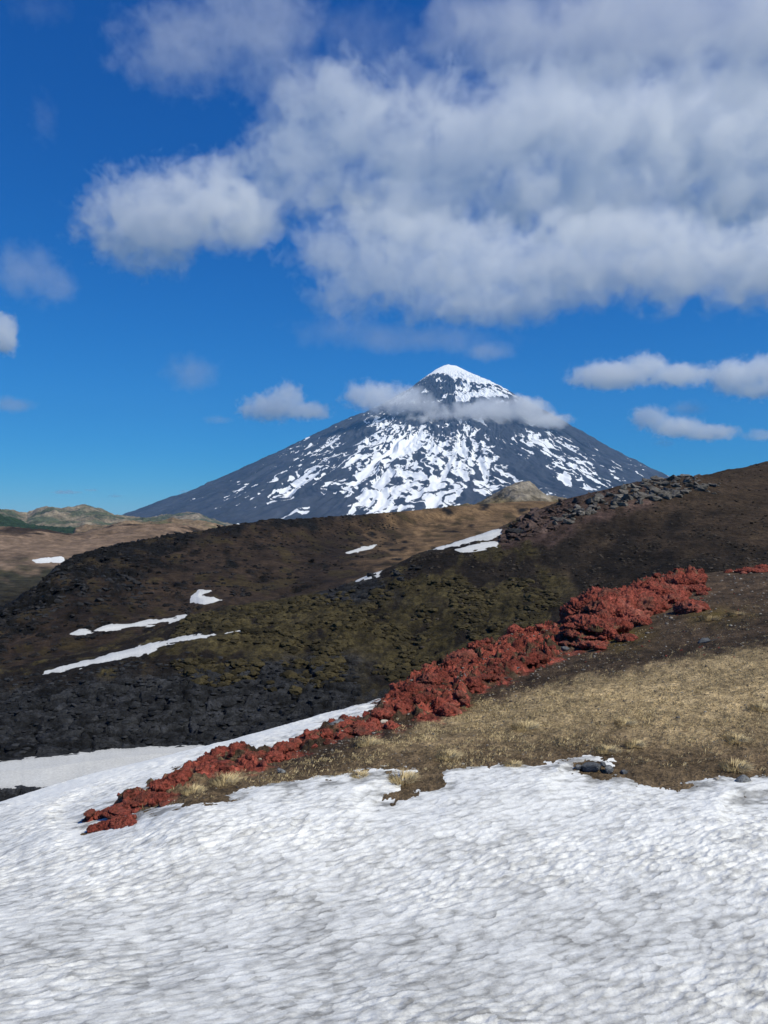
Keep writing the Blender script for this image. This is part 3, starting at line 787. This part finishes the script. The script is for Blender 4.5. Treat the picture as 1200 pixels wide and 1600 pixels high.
scoria([(1168, 893, 26, 16), (1196, 892, 26, 18), (1140, 894, 12, 9), (1225, 890, 25, 18)], 5.3, 6, 'red lava knob at the right edge of the photo', .8)


def rock_mesh(name, seed, mat, dims=(1, .8, .6), pts=16, bev=.06, rough=.05):
    q = random.Random(seed); bm = bmesh.new()
    for i in range(pts):
        v = Vector((q.uniform(-1, 1), q.uniform(-1, 1), q.uniform(-1, 1)))
        v = v / max(abs(v.x), abs(v.y), abs(v.z)) * q.uniform(.8, 1)
        bm.verts.new((v.x * dims[0], v.y * dims[1], v.z * dims[2]))
    r = bmesh.ops.convex_hull(bm, input=bm.verts)
    bmesh.ops.delete(bm, geom=list({g for g in r['geom_interior'] + r['geom_unused'] if isinstance(g, bmesh.types.BMVert)}), context='VERTS')
    bmesh.ops.bevel(bm, geom=bm.edges[:], offset=bev, segments=1, affect='EDGES', profile=.5)
    bmesh.ops.triangulate(bm, faces=bm.faces[:])
    bmesh.ops.subdivide_edges(bm, edges=[e for e in bm.edges if e.calc_length() > .25], cuts=1, use_grid_fill=True)
    for v in bm.verts:
        v.co *= 1 + rough * q.uniform(-1, 1)
    me = bpy.data.meshes.new(name); bm.to_mesh(me); bm.free(); me.materials.append(mat)
    return me


def scatter(name, meshes, spots, label, cat, group, sink=.3, squash=(.6, 1.1), tilt=.35, la=0, lb=20):
    out = []
    for (px, py, wpx, a, b) in spots:
        x, d, z = hit(px, py, a, b); s = wpx * d / F / 2
        o = bpy.data.objects.new(name, meshes[rnd.randrange(len(meshes))])
        S.collection.objects.link(o)
        sz = s * rnd.uniform(*squash)
        o.scale = (s, s * rnd.uniform(.7, 1.1), sz)
        o.location = (x, d, z + sz * (.6 - sink * 2) * .5)
        o.rotation_euler = (rnd.uniform(-tilt, tilt), rnd.uniform(-tilt, tilt) - .12, rnd.uniform(0, 6.28))
        put(o, label, cat, group, 'thing'); out.append(o)
    return out


def inside(poly, n, size, a, b, dens=None):
    P = np.array(poly); out = []
    while len(out) < n:
        x = rnd.uniform(P[:, 0].min(), P[:, 0].max()); y = rnd.uniform(P[:, 1].min(), P[:, 1].max())
        if polysd(np.array([x]), np.array([y]), poly)[0] < 1: continue
        t = rnd.random() ** 2.2
        out.append((x, y, size[0] + (size[1] - size[0]) * t, a, b))
    return out


redm = [rock_mesh('red_boulder', 300 + i, MAT['red'], (1, .8, .7), 17, .04, .10) for i in range(9)]
scatter('red_boulder', redm, inside(RED[:-1], 260, (5, 22), 4.0, 6), 'rough red scoria boulder lying among the red lava outcrops', 'boulder', 'red boulders along the ridge', .28)
scatter('red_boulder', redm, [(rnd.uniform(900, 1180), rnd.uniform(915, 1040), rnd.uniform(3, 7), 4.8, 6) for _ in range(40)], 'small red scoria stone on the brown soil below the mound', 'stone', 'red stones on the brown soil', .3)

slabm = [rock_mesh('rock_slab', 20 + i, MAT['slab'], (1, .75, .42), 15, .05, .03) for i in range(9)]
rubm = [rock_mesh('rubble_block', 60 + i, MAT['rubble'], (1, .8, .5), 15, .06, .04) for i in range(6)]
darkm = [rock_mesh('dark_boulder', 90 + i, MAT['dark'], (1, .8, .55), 15, .05, .04) for i in range(7)]
stonem = [rock_mesh('grey_stone', 120 + i, MAT['stone'], (1, .8, .6), 22, .12, .03) for i in range(5)]
palem = [rock_mesh('pale_stone', 140 + i, MAT['pale'], (1, .8, .6), 14, .1, .03) for i in range(4)]
SLABS = [(860, 812), (900, 792), (960, 768), (1010, 752), (1060, 742), (1100, 748), (1118, 757), (1112, 766), (1080, 772), (1030, 781), (985, 790), (950, 800), (920, 808), (890, 818), (868, 822)]
scatter('rock_slab', slabm, inside(SLABS, 270, (8, 25), 10.0, 11.4), 'angular grey slab tumbled in the block field on the right hill', 'rock slab', 'grey slabs of the block field', .15, (.7, 1.2), .5)
scatter('rock_slab', slabm, [(rnd.uniform(1085, 1140), rnd.uniform(755, 772), rnd.uniform(5, 10), 10.4, 11.4) for _ in range(10)], 'small stray grey slab at the right end of the block field', 'rock slab', 'stray slabs beside the block field', .25)
RUB = [(778, 852), (785, 832), (800, 815), (840, 797), (880, 785), (930, 770), (960, 766), (900, 792), (862, 814), (885, 822), (850, 832), (830, 838), (800, 848)]
scatter('rubble_block', rubm, inside(RUB, 220, (6, 26), 10.0, 11.3), 'brown rubble block on the bank left of the grey slabs', 'rock', 'brown rubble of the outcrop', .25, (.5, 1.0), .5)
bigd = scatter('dark_boulder', darkm, [(806, 833, 34, 10.4, 11.2)], 'big dark block at the lower left tip of the rubble outcrop', 'boulder', None, .12, (.75, .8), .15)
scatter('dark_boulder', darkm, [(1100, 1004, 20, 5.0, 5.8)], 'single bluish grey boulder in the brown soil right of the red mound', 'boulder', None, .2, (.8, .85), .2)[0].data = stonem[1]
HILLB = [(0, 965), (60, 915), (96, 882), (140, 880), (200, 900), (250, 925), (230, 935), (170, 940), (120, 950), (60, 970), (20, 985)]
scatter('dark_boulder', darkm, inside(HILLB, 150, (5, 17), 13.1, 14.9), 'dark basalt boulder on the face of the dark hill at left', 'boulder', 'dark boulders on the left hill', .22, (.5, .9), .4)
scatter('dark_boulder', darkm, [(rnd.uniform(100, 420), 0, rnd.uniform(4, 11), 14.5, 14.98) for _ in range(45)], 'dark basalt boulder along the crest of the dark hill', 'boulder', 'dark boulders on the hill crest', .2, (.4, .7), .3)
MIDR = [(488, 940), (515, 918), (560, 905), (610, 890), (660, 880), (690, 885), (640, 905), (600, 925), (545, 938), (510, 948)]
scatter('dark_boulder', darkm, inside(MIDR, 80, (5, 19), 9.8, 10.98), 'dark angular boulder on the mossy crest in the middle of the valley', 'boulder', 'dark boulders on the mossy crest', .2, (.5, 1.0), .4)
LOWR = [(0, 1060), (90, 1060), (300, 1010), (430, 1060), (560, 1060), (420, 1130), (300, 1150), (100, 1165), (0, 1175)]
scatter('dark_boulder', darkm, inside(LOWR, 110, (5, 14), 9.0, 9.95), 'flat dark slab lying on the black slab slope above the hollow', 'rock slab', 'loose slabs on the black slope', .3, (.25, .5), .2)
scatter('stone', stonem + rubm, inside(RED[:-1], 70, (4, 13), 4.2, 6), 'grey or brown stone lodged among the red lava', 'stone', 'grey and brown stones among the red lava', .1)
# stones by the snow's edge
for (px, py, w, mset, lab) in [(925, 1219, 30, stonem, 'largest rounded grey stone half sunk at the snow edge'), (952, 1216, 24, stonem, 'rounded grey stone right of the largest one at the snow edge'), (975, 1222, 12, stonem, 'small grey stone right of the other stones at the snow edge'),
                               (905, 1222, 16, stonem, 'dark wet stone at the left end of the stones by the snow'), (943, 1197, 11, stonem, 'small grey stone on the soil above the tongue of snow'),
                               (1119, 1219, 11, palem, 'white stone lying where soil meets snow at right'), (1160, 1251, 26, stonem, 'flat grey stone beside the soil islet at the right edge'),
                               (526, 1146, 26, stonem, 'flat pale grey stone between red lava lumps of the lower ridge'), (440, 1207, 16, stonem, 'rounded grey stone below the lower red ridge'),
                               (883, 1020, 15, stonem, 'bluish grey stone at the foot of the low pinkish lava'), (648, 1052, 12, stonem, 'grey stone on the crest of the red ridge'), (600, 1133, 14, palem, 'pale stone beneath the hollowed red crag')]:
    o = scatter('stone', mset, [(px, py, w, 3.9, 6)], lab, 'stone', None, -.15, (.75, .95), .2)

# pebbles and dry grass, more than anyone could count
def cloud_of(n, fn):
    Vs, Fs, ex, o = [], [], [], 0
    for V, Fq, e in fn(n):
        Vs.append(V); Fs.append(Fq + o); ex.append(e); o += len(V)
    return np.concatenate(Vs), np.concatenate(Fs), np.concatenate(ex)


NPT = 2600
gx = rng.uniform(130, 1260, NPT * 6); gl = rng.uniform(4.0, 5.98, NPT * 6)
gD = dist_at(gx, gl); gz, gpy = land(gx, gD, gl, want_col=False)
soil_sd = polysd(gx, gpy, SOIL); red_sd = polysd(gx, gpy, RED)
edge_ = np.interp(gx, [500, 700, 870, 1000, 1200, 1500], [1190, 1105, 1060, 1036, 998, 940])
prob = np.where(gpy < edge_, .9, .25) * (soil_sd > 3)
sel = np.where(rng.random(len(gx)) < prob)[0][:NPT]
V2, F2 = ICO[2]
pV, pF = [], []
for i, k in enumerate(sel):
    s = gD[k] / F * rng.uniform(.7, 1.9) * (1.7 if rng.random() < .06 else 1)
    jit = 1 + .3 * (rng.random((len(V2), 1)) - .5)
    c = np.array([(gx[k] - 600) / F * gD[k], gD[k], gz[k] + s * .15])
    pV.append(V2 * jit * s * np.array([1, .8, .6]) * rng.uniform(.8, 1.2, 3) + c); pF.append(F2 + i * len(V2))
m = M('gravel'); tn = m.attr('tone', True)
c = m.mix(tn, (.05, .042, .036), (.33, .30, .26)); m.bsdf(c, rough=.9, spec=.2); MAT['gravel'] = m.m
put(mesh_obj('gravel', np.concatenate(pV), np.concatenate(pF), MAT['gravel'], attrs={'tone': np.repeat(rng.random(len(sel)) ** 2.4, len(V2))}), kind='stuff')


# cushions of moss, loose stones on the slopes
def strew(name, n, la, lb, x0, x1, test, size, mat, flat, tones, seed):
    q = np.random.default_rng(seed)
    gx = q.uniform(x0, x1, n * 8); gl = q.uniform(la, lb, n * 8)
    gD = dist_at(gx, gl); gz, gpy = land(gx, gD, gl, want_col=False)
    ok = np.where(test(gx, gpy, gD, gl))[0][:n]
    for nm, (poly, a, b, T, _) in PATCH.items():
        ok = ok[~((polysd(gx[ok], gpy[ok], poly) > -3) & (gl[ok] > a - .2) & (gl[ok] < b + .2))]
    vs, fs, tn = [], [], []
    for i, k in enumerate(ok):
        sz = size[0] + (size[1] - size[0]) * q.random() ** 2.5
        sh = V2 * (1 + .45 * (q.random((len(V2), 1)) - .5)) * sz * np.array([1, q.uniform(.7, 1.2), flat * q.uniform(.7, 1.2)])
        vs.append(sh + np.array([(gx[k] - 600) / F * gD[k], gD[k], gz[k]])); fs.append(F2 + i * len(V2)); tn.append(np.full(len(V2), q.random()))
    o = mesh_obj(name, np.concatenate(vs), np.concatenate(fs), mat, attrs={'tone': np.concatenate(tn)}, smooth=flat < .5)
    return put(o, kind='stuff')


def tone_mat(name, c1, c2, sc):
    m = M(name); t = m.attr('tone', True); n = m.noise(m.pos(), sc, 5, .7)
    c = m.mul(m.mix(t, c1, c2), m.rng(n, .3, .7, .5, 1.5)); m.bsdf(c, rough=.95, spec=.1, bump=n, bdist=.1); return m.m


mossp = [(290, 972), (350, 955), (450, 940), (540, 932), (640, 915), (760, 908), (860, 915), (880, 960), (850, 975), (760, 990), (690, 1025), (640, 1050), (560, 1062), (470, 1080), (380, 1075), (300, 1060), (260, 1020)]
wn_ = lambda px, D: fbm((px - 600) / F * D * .22, D * .12, 4, 701)
strew('moss_cushions', 4600, 8.6, 10.98, 240, 900, lambda px, py, D, l: (polysd(px, py, mossp) > -6) & (wn_(px, D) > -.02), (.10, .72), tone_mat('moss', (.020, .017, .010), (.068, .055, .027), 6), .55, None, 5)
strew('scree', 4200, 8.8, 10.98, 640, 1330, lambda px, py, D, l: (wn_(px, D) > -.05), (.05, .34), tone_mat('slope_stones', (.010, .008, .007), (.075, .062, .050), 6), .6, None, 6)
strew('scree', 3600, 12.6, 14.97, -60, 620, lambda px, py, D, l: (wn_(px, D) + .5 * (l > 14) > .0), (.10, .75), tone_mat('hill_stones', (.005, .005, .0055), (.030, .028, .028), 3), .6, None, 7)
strew('scree', 2600, 8.7, 10.1, -80, 560, lambda px, py, D, l: (py > 1030), (.08, .42), tone_mat('slate_chips', (.008, .0085, .010), (.040, .042, .046), 5), .35, None, 8)


def blades(cx, cy, cz, n, L, spread, lean):
    """n bent blades of grass springing from one root"""
    a = rng.uniform(0, 6.283, n); rr = spread * np.sqrt(rng.random(n)); l = L * rng.uniform(.55, 1.1, n)
    bx = cx + rr * np.cos(a); by = cy + rr * np.sin(a)
    out = rng.uniform(.2, 1.0, n) * lean; a2 = a + rng.uniform(-.6, .6, n)
    dx = np.cos(a2) * out; dy = np.sin(a2) * out
    w = rng.uniform(.004, .009, n) * (1 + L); px_, py_ = -np.sin(a2 + 1.2) * w, np.cos(a2 + 1.2) * w
    q = []
    for t, wd in ((0, 1), (.55, .8), (1, .12)):
        hx = bx + dx * l * t ** 1.7; hy = by + dy * l * t ** 1.7; hz = cz - .02 + l * t * (1 - .35 * out * t)
        q += [np.stack([hx - px_ * wd, hy - py_ * wd, hz], 1), np.stack([hx + px_ * wd, hy + py_ * wd, hz], 1)]
    V = np.stack(q, 1).reshape(-1, 3)
    i = np.arange(n)[:, None] * 6
    Fq = np.concatenate([i + np.array([[0, 1, 3, 2]]), i + np.array([[2, 3, 5, 4]])])
    return V, Fq, np.repeat(np.clip(rng.normal(.5, .25, n), 0, 1), 6)


ng = 9500
gx = rng.uniform(200, 1290, ng * 3); gl = rng.uniform(4.0, 5.5, ng * 3)
gD = dist_at(gx, gl); gz, gpy = land(gx, gD, gl, want_col=False)
edge_ = np.interp(gx, [200, 500, 700, 870, 1000, 1200, 1500], [1230, 1190, 1105, 1060, 1036, 998, 940])
sd1 = polysd(gx, gpy, SOIL); sd2 = polysd(gx, gpy, RED)
pt = fbm((gx - 600) / F * gD * .8, gD * .8, 4, 611)
prob = np.where(gpy > edge_, .55 + 1.0 * pt - .35 * sstep(1110, 1190, gpy), .06 + .3 * (pt > .25)) * (sd1 > 4) * np.where(sd2 > -4, .12, 1)
sel = np.where(rng.random(len(gx)) < prob)[0][:ng]
gv, gf, gt, o = [], [], [], 0
for k in sel:
    V, Fq, t = blades((gx[k] - 600) / F * gD[k], gD[k], gz[k], 8, rng.uniform(.04, .11), .08, 1.2)
    gv.append(V); gf.append(Fq + o); gt.append(np.clip(t + .25 * pt[k], 0, 1)); o += len(V)
put(mesh_obj('dry_grass', np.concatenate(gv), np.concatenate(gf), MAT['straw'], attrs={'tone': np.concatenate(gt)}, smooth=False), kind='stuff')
for (px, py, w, lab) in [(946, 1176, 30, 'rounded straw tuft just above the tip of the snow tongue'), (990, 1168, 26, 'slanting straw tuft right of the snow tongue tip'), (975, 1133, 28, 'pale straw tuft in the dark soil, upper middle of the slope'),
                         (1150, 1160, 28, 'pale straw tuft far right in the dark soil, uppermost there'), (1148, 1203, 40, 'broad straw tuft near the right snow edge'), (820, 1140, 36, 'straw tuft streak on the slope below the dark lava block'),
                         (628, 1240, 40, 'straw tuft at the tip of the soil spit between snow tongues'), (800, 1198, 22, 'low straw tuft at the snow edge in mid slope'), (700, 1185, 34, 'wide straw tuft left of middle on the slope'),
                         (350, 1226, 40, 'straw tuft under the flat topped red lumps'), (300, 1240, 30, 'straw tuft near the red lava tail'), (575, 1166, 34, 'straw tuft below the hollowed red crag'), (560, 1215, 22, 'small straw tuft at the snow edge left of the spit'),
                         (1108, 970, 26, 'dark yellowish tuft on brown soil right of the mound'), (1150, 962, 22, 'ochre tuft farthest up on the right slope'), (940, 1000, 40, 'olive brown tuft below the red mound'), (1190, 1110, 30, 'straw tuft at the right edge of the slope')]:
    x, d, z = hit(px, py, 3.9, 5.9); s = w * d / F
    V, Fq, t = blades(0, 0, 0, 420, s * .34 + .04, s * .46, 1.5)
    ob = mesh_obj('grass_tuft', V, Fq, MAT['straw'], attrs={'tone': np.clip(t + (-.35 if ('dark' in lab[:5] or 'olive' in lab or 'ochre' in lab) else .15), 0, 1)}, smooth=False)
    ob.location = (x, d, z); put(ob, lab, 'grass tuft', 'tufts of dry grass on the near slope', 'thing')

# ---------------------------------------------------------------- clouds
def cloud(label, blobs, D, dens, nscale=1.0, namp=.9, soft=.35, seed=0, depth=.8, col=.985, warp=.25, detail=6, group='clouds in the sky'):
    """one cloud: a closed hull round its billows, filled with air of uneven density"""
    cs, rs = [], []
    for b in blobs:
        px, py, rx, ry = b[:4]; d = D if len(b) < 5 else b[4]
        cs.append(Vector(((px - 600) / F * d, d, (800 - py) / F * d))); rs.append(Vector((rx * d / F, depth * (rx + ry) / 2 * d / F, ry * d / F)))
    lo = Vector([min(c[i] - r[i] * 1.55 for c, r in zip(cs, rs)) for i in range(3)]); hi = Vector([max(c[i] + r[i] * 1.55 for c, r in zip(cs, rs)) for i in range(3)])
    cen = (lo + hi) / 2
    bm = bmesh.new()
    for c, r in zip(cs, rs):
        q = bmesh.ops.create_icosphere(bm, subdivisions=2, radius=1.5)
        for v in q['verts']: v.co = Vector((v.co.x * r.x, v.co.y * r.y, v.co.z * r.z)) + c - cen
    if len(cs) > 1:
        pts = [v.co.copy() for v in bm.verts]; bm.clear()
        for q in pts: bm.verts.new(q)
        h = bmesh.ops.convex_hull(bm, input=bm.verts)
        bmesh.ops.delete(bm, geom=list({g for g in h['geom_interior'] + h['geom_unused'] if isinstance(g, bmesh.types.BMVert)}), context='VERTS')
    me = bpy.data.meshes.new('cloud'); bm.to_mesh(me); bm.free()
    ob = bpy.data.objects.new('cloud', me); S.collection.objects.link(ob); ob.location = cen
    put(ob, label, 'cloud', group, 'thing')
    m = M('cloud_air'); m.m.name = 'cloud_air'
    tc = m.obj()
    rm = sum(r.x + r.z for r in rs) / (2 * len(rs))
    sc = m.n('VectorMath', operation='SCALE'); m.l(tc, sc.inputs[0]); sc.inputs['Scale'].default_value = nscale / rm
    ad = m.n('VectorMath', operation='ADD'); m.l(sc.outputs[0], ad.inputs[0]); ad.inputs[1].default_value = (seed * 3.7, seed * 1.3, seed * .7)
    nz = m.n('TexNoise'); m.l(ad.outputs[0], nz.inputs['Vector']); nz.inputs['Scale'].default_value = 1.4; nz.inputs['Detail'].default_value = detail; nz.inputs['Roughness'].default_value = .62; nz.inputs['Distortion'].default_value = .3
    wv = m.n('VectorMath', operation='SUBTRACT'); m.l(nz.outputs['Color'], wv.inputs[0]); wv.inputs[1].default_value = (.5, .5, .5)
    ws = m.n('VectorMath', operation='SCALE'); m.l(wv.outputs[0], ws.inputs[0]); ws.inputs['Scale'].default_value = warp * rm * 2
    pp = m.n('VectorMath', operation='ADD'); m.l(tc, pp.inputs[0]); m.l(ws.outputs[0], pp.inputs[1])
    cur = None
    for c, r, b in zip(cs, rs, blobs):
        w = b[5] if len(b) > 5 else 0
        sb = m.n('VectorMath', operation='SUBTRACT'); m.l(pp.outputs[0], sb.inputs[0]); sb.inputs[1].default_value = c - cen
        dv = m.n('VectorMath', operation='DIVIDE'); m.l(sb.outputs[0], dv.inputs[0]); dv.inputs[1].default_value = r
        ln = m.n('VectorMath', operation='LENGTH'); m.l(dv.outputs[0], ln.inputs[0])
        v = ln.outputs['Value']
        if w: v = m.math('ADD', v, w)
        if cur is None: cur = v
        else:
            sm = m.n('Math', operation='SMOOTH_MIN'); m.l(cur, sm.inputs[0]); m.l(v, sm.inputs[1]); sm.inputs[2].default_value = .3; cur = sm.outputs[0]
    nn = m.math('MULTIPLY', m.math('SUBTRACT', nz.outputs[0], .5), namp * 2)
    f = m.math('ADD', m.math('SUBTRACT', 1.0, cur), nn)
    # nothing may reach the hull
    dn = m.math('MULTIPLY', m.rng(f, 0, soft, 0, dens), m.rng(cur, 1.2, 1.42, 1, 0))
    v = m.n('VolumePrincipled'); v.inputs['Color'].default_value = (col, col, col, 1); v.inputs['Anisotropy'].default_value = .25
    m.l(dn, v.inputs['Density']); m.l(v.outputs[0], m.out.inputs['Volume'])
    me.materials.append(m.m)
    return ob


CB = 2750
dd = lambda pb: CB / ((800 - pb) / F)     # distance at which the common cloud base is seen at this height
BD = 16500
cloud('huge grey white cloud bank filling the upper right sky', [(545, 190, 135, 115), (470, 235, 100, 80), (700, 225, 180, 120), (900, 200, 230, 120), (1120, 210, 230, 130), (1330, 205, 240, 130), (640, 310, 170, 76), (450, 290, 130, 80), (390, 310, 90, 60), (900, 310, 220, 66), (1200, 310, 260, 66)],
      BD, .0019, 1.7, 1.05, .45, 3, .38, 1.0, .3, 7)
cloud('long pale cloud band under the huge bank, above the summit', [(590, 425, 110, 60), (720, 425, 150, 66), (880, 420, 160, 70), (1040, 412, 170, 72), (1220, 412, 190, 76), (540, 475, 60, 36), (760, 472, 170, 38), (690, 372, 150, 44), (980, 362, 190, 42), (530, 392, 85, 52), (600, 360, 110, 48)], 14200, .0021, 1.9, 1.05, .45, 5, .5, 1.0, .3, 7)
cloud('dim grey cloud sheet along the top right edge of the sky', [(790, 50, 150, 85), (900, 70, 150, 70), (1020, 40, 240, 110), (1240, 40, 260, 120)], dd(130), .0028, 1.4, .85, .55, 7, .5, 1.0, .3, 8)
cloud('thin ragged grey cloud at the top, left of middle', [(300, 70, 130, 80), (400, 40, 120, 90), (230, 100, 60, 40), (420, 120, 60, 50)], dd(150), .0019, 1.7, 1.0, .6, 9, .5, 1.0, .3, 8)
cloud('wispy veil of cloud between the two top clouds', [(570, 60, 120, 60), (660, 90, 70, 50)], dd(120), .0007, 1.8, 1.2, .8, 11, .5, .985)
cloud('rounded grey cloud hanging left of the huge bank', [(240, 345, 115, 80), (300, 322, 95, 76), (370, 340, 80, 55, 0) if 0 else (370, 340, 80, 55)], 16000, .0022, 1.8, 1.1, .45, 13, .6, 1.0, .3, 8)
cloud('small torn grey cloud at the left edge, halfway up the sky', [(40, 425, 65, 50), (85, 445, 45, 40)], dd(490), .0011, 1.2, .9, .6, 15, .6, .985)
cloud('bright small cloud scrap cut by the left edge', [(2, 522, 28, 36)], 20500, .0045, 1.6, .9, .3, 17, .8, 1.0)
cloud('flat grey cloudlet at the left edge, low', [(18, 632, 40, 14)], 20500, .0010, 1.2, .8, .6, 19, 1, .98)
cloud('faint grey cloud scrap high at the top left corner', [(60, 14, 60, 26)], dd(40), .0006, 1.5, 1.0, .8, 21, .6, .985)
cloud('faint wisp below the top left corner', [(70, 185, 22, 42)], dd(225), .0006, 1.5, 1.0, .8, 23, .8, .985)
cloud('dim grey cloudlet left of the summit, higher of two', [(300, 582, 48, 32)], 20000, .0006, 1.3, .9, .7, 25, .8, .97)
cloud('crisp white cumulus left of the summit', [(425, 636, 50, 24), (450, 622, 30, 26), (480, 642, 42, 16), (395, 642, 26, 14)], 20500, .0034, 1.7, 1.0, .42, 27, .8, 1.0)
cloud('tiny grey wisp under the white cumulus', [(340, 656, 26, 7)], 21000, .0009, 1.2, .8, .7, 29, 1, .97)
cloud('thin grey streak of cloud over the summit', [(640, 528, 170, 24), (540, 515, 90, 28)], 19500, .00045, 1.3, .9, .8, 31, .6, .97)
cloud('grey cloudlet just above right of the summit', [(762, 549, 52, 18)], 20000, .0009, 1.2, .8, .7, 33, .8, .97)
cloud('long white cumulus right of the summit', [(960, 586, 70, 24), (1010, 574, 40, 24), (1060, 586, 55, 20), (930, 592, 45, 14)], 20500, .0034, 1.7, 1.0, .42, 35, .8, 1.0)
cloud('grey cumulus at the right edge above the slope', [(1150, 588, 55, 28), (1195, 580, 50, 28), (1180, 608, 50, 18)], 21500, .0030, 1.6, .9, .4, 37, .8, 1.0)
cloud('small grey cloudlet between the right clouds', [(1074, 638, 34, 13)], 22000, .0010, 1.2, .8, .6, 39, .8, .97)
cloud('white cumulus low over the right shoulder of the volcano', [(1015, 652, 32, 20), (1060, 668, 50, 18), (1110, 676, 48, 14)], 21500, .0034, 1.7, 1.0, .42, 41, .8, 1.0)
cloud('pale flat cloud low at the right edge', [(1190, 680, 36, 11)], 22000, .0016, 1.2, .8, .5, 43, .8, .985)
cloud('tiny grey cloudlet below the low right cumulus', [(1038, 692, 20, 7)], 22000, .0009, 1.2, .8, .6, 45, .8, .97)
for (px, py, rx, ry, lab) in [(104, 769, 26, 4, 'longest of the low thin cloud streaks over the left hills'), (143, 766, 12, 2.5, 'short cloud streak right of the longest one over the left hills'), (180, 775, 12, 3, 'small low cloud streak nearest the volcano foot'), (290, 768, 14, 3, 'faint cloud streak beside the left flank of the volcano')]:
    cloud(lab, [(px, py, rx, ry)], 21000, .0016, 1.2, .8, .6, 47 + px, 1.2, .97)
cloud('cloud collar hiding the right side of the upper cone', [(700, 657, 60, 20), (760, 648, 70, 30), (815, 640, 50, 26), (850, 658, 48, 18), (665, 660, 36, 13)], 11100, .011, 1.4, .8, .5, 61, .5, .99, group='clouds wrapped round the cone')
cloud('cloud scarf trailing off the left side of the upper cone', [(590, 622, 54, 28), (632, 626, 48, 26), (668, 636, 30, 18), (562, 616, 30, 20)], 11300, .0075, 1.4, .85, .55, 63, .6, .99, group='clouds wrapped round the cone')

# ---------------------------------------------------------------- air
bpy.ops.mesh.primitive_cube_add(size=1)
hz = bpy.context.object; hz.name = 'haze'
hz.scale = (22000, 18700, 2520 + 600); hz.location = (0, 18700 / 2 - 200, (2520 - 600) / 2)
m = M('thin_air'); v = m.n('VolumePrincipled'); v.inputs['Color'].default_value = (.22, .55, 1.0, 1); v.inputs['Density'].default_value = 2.2e-5
m.l(v.outputs[0], m.out.inputs['Volume']); hz.data.materials.append(m.m)
put(hz, kind='stuff')
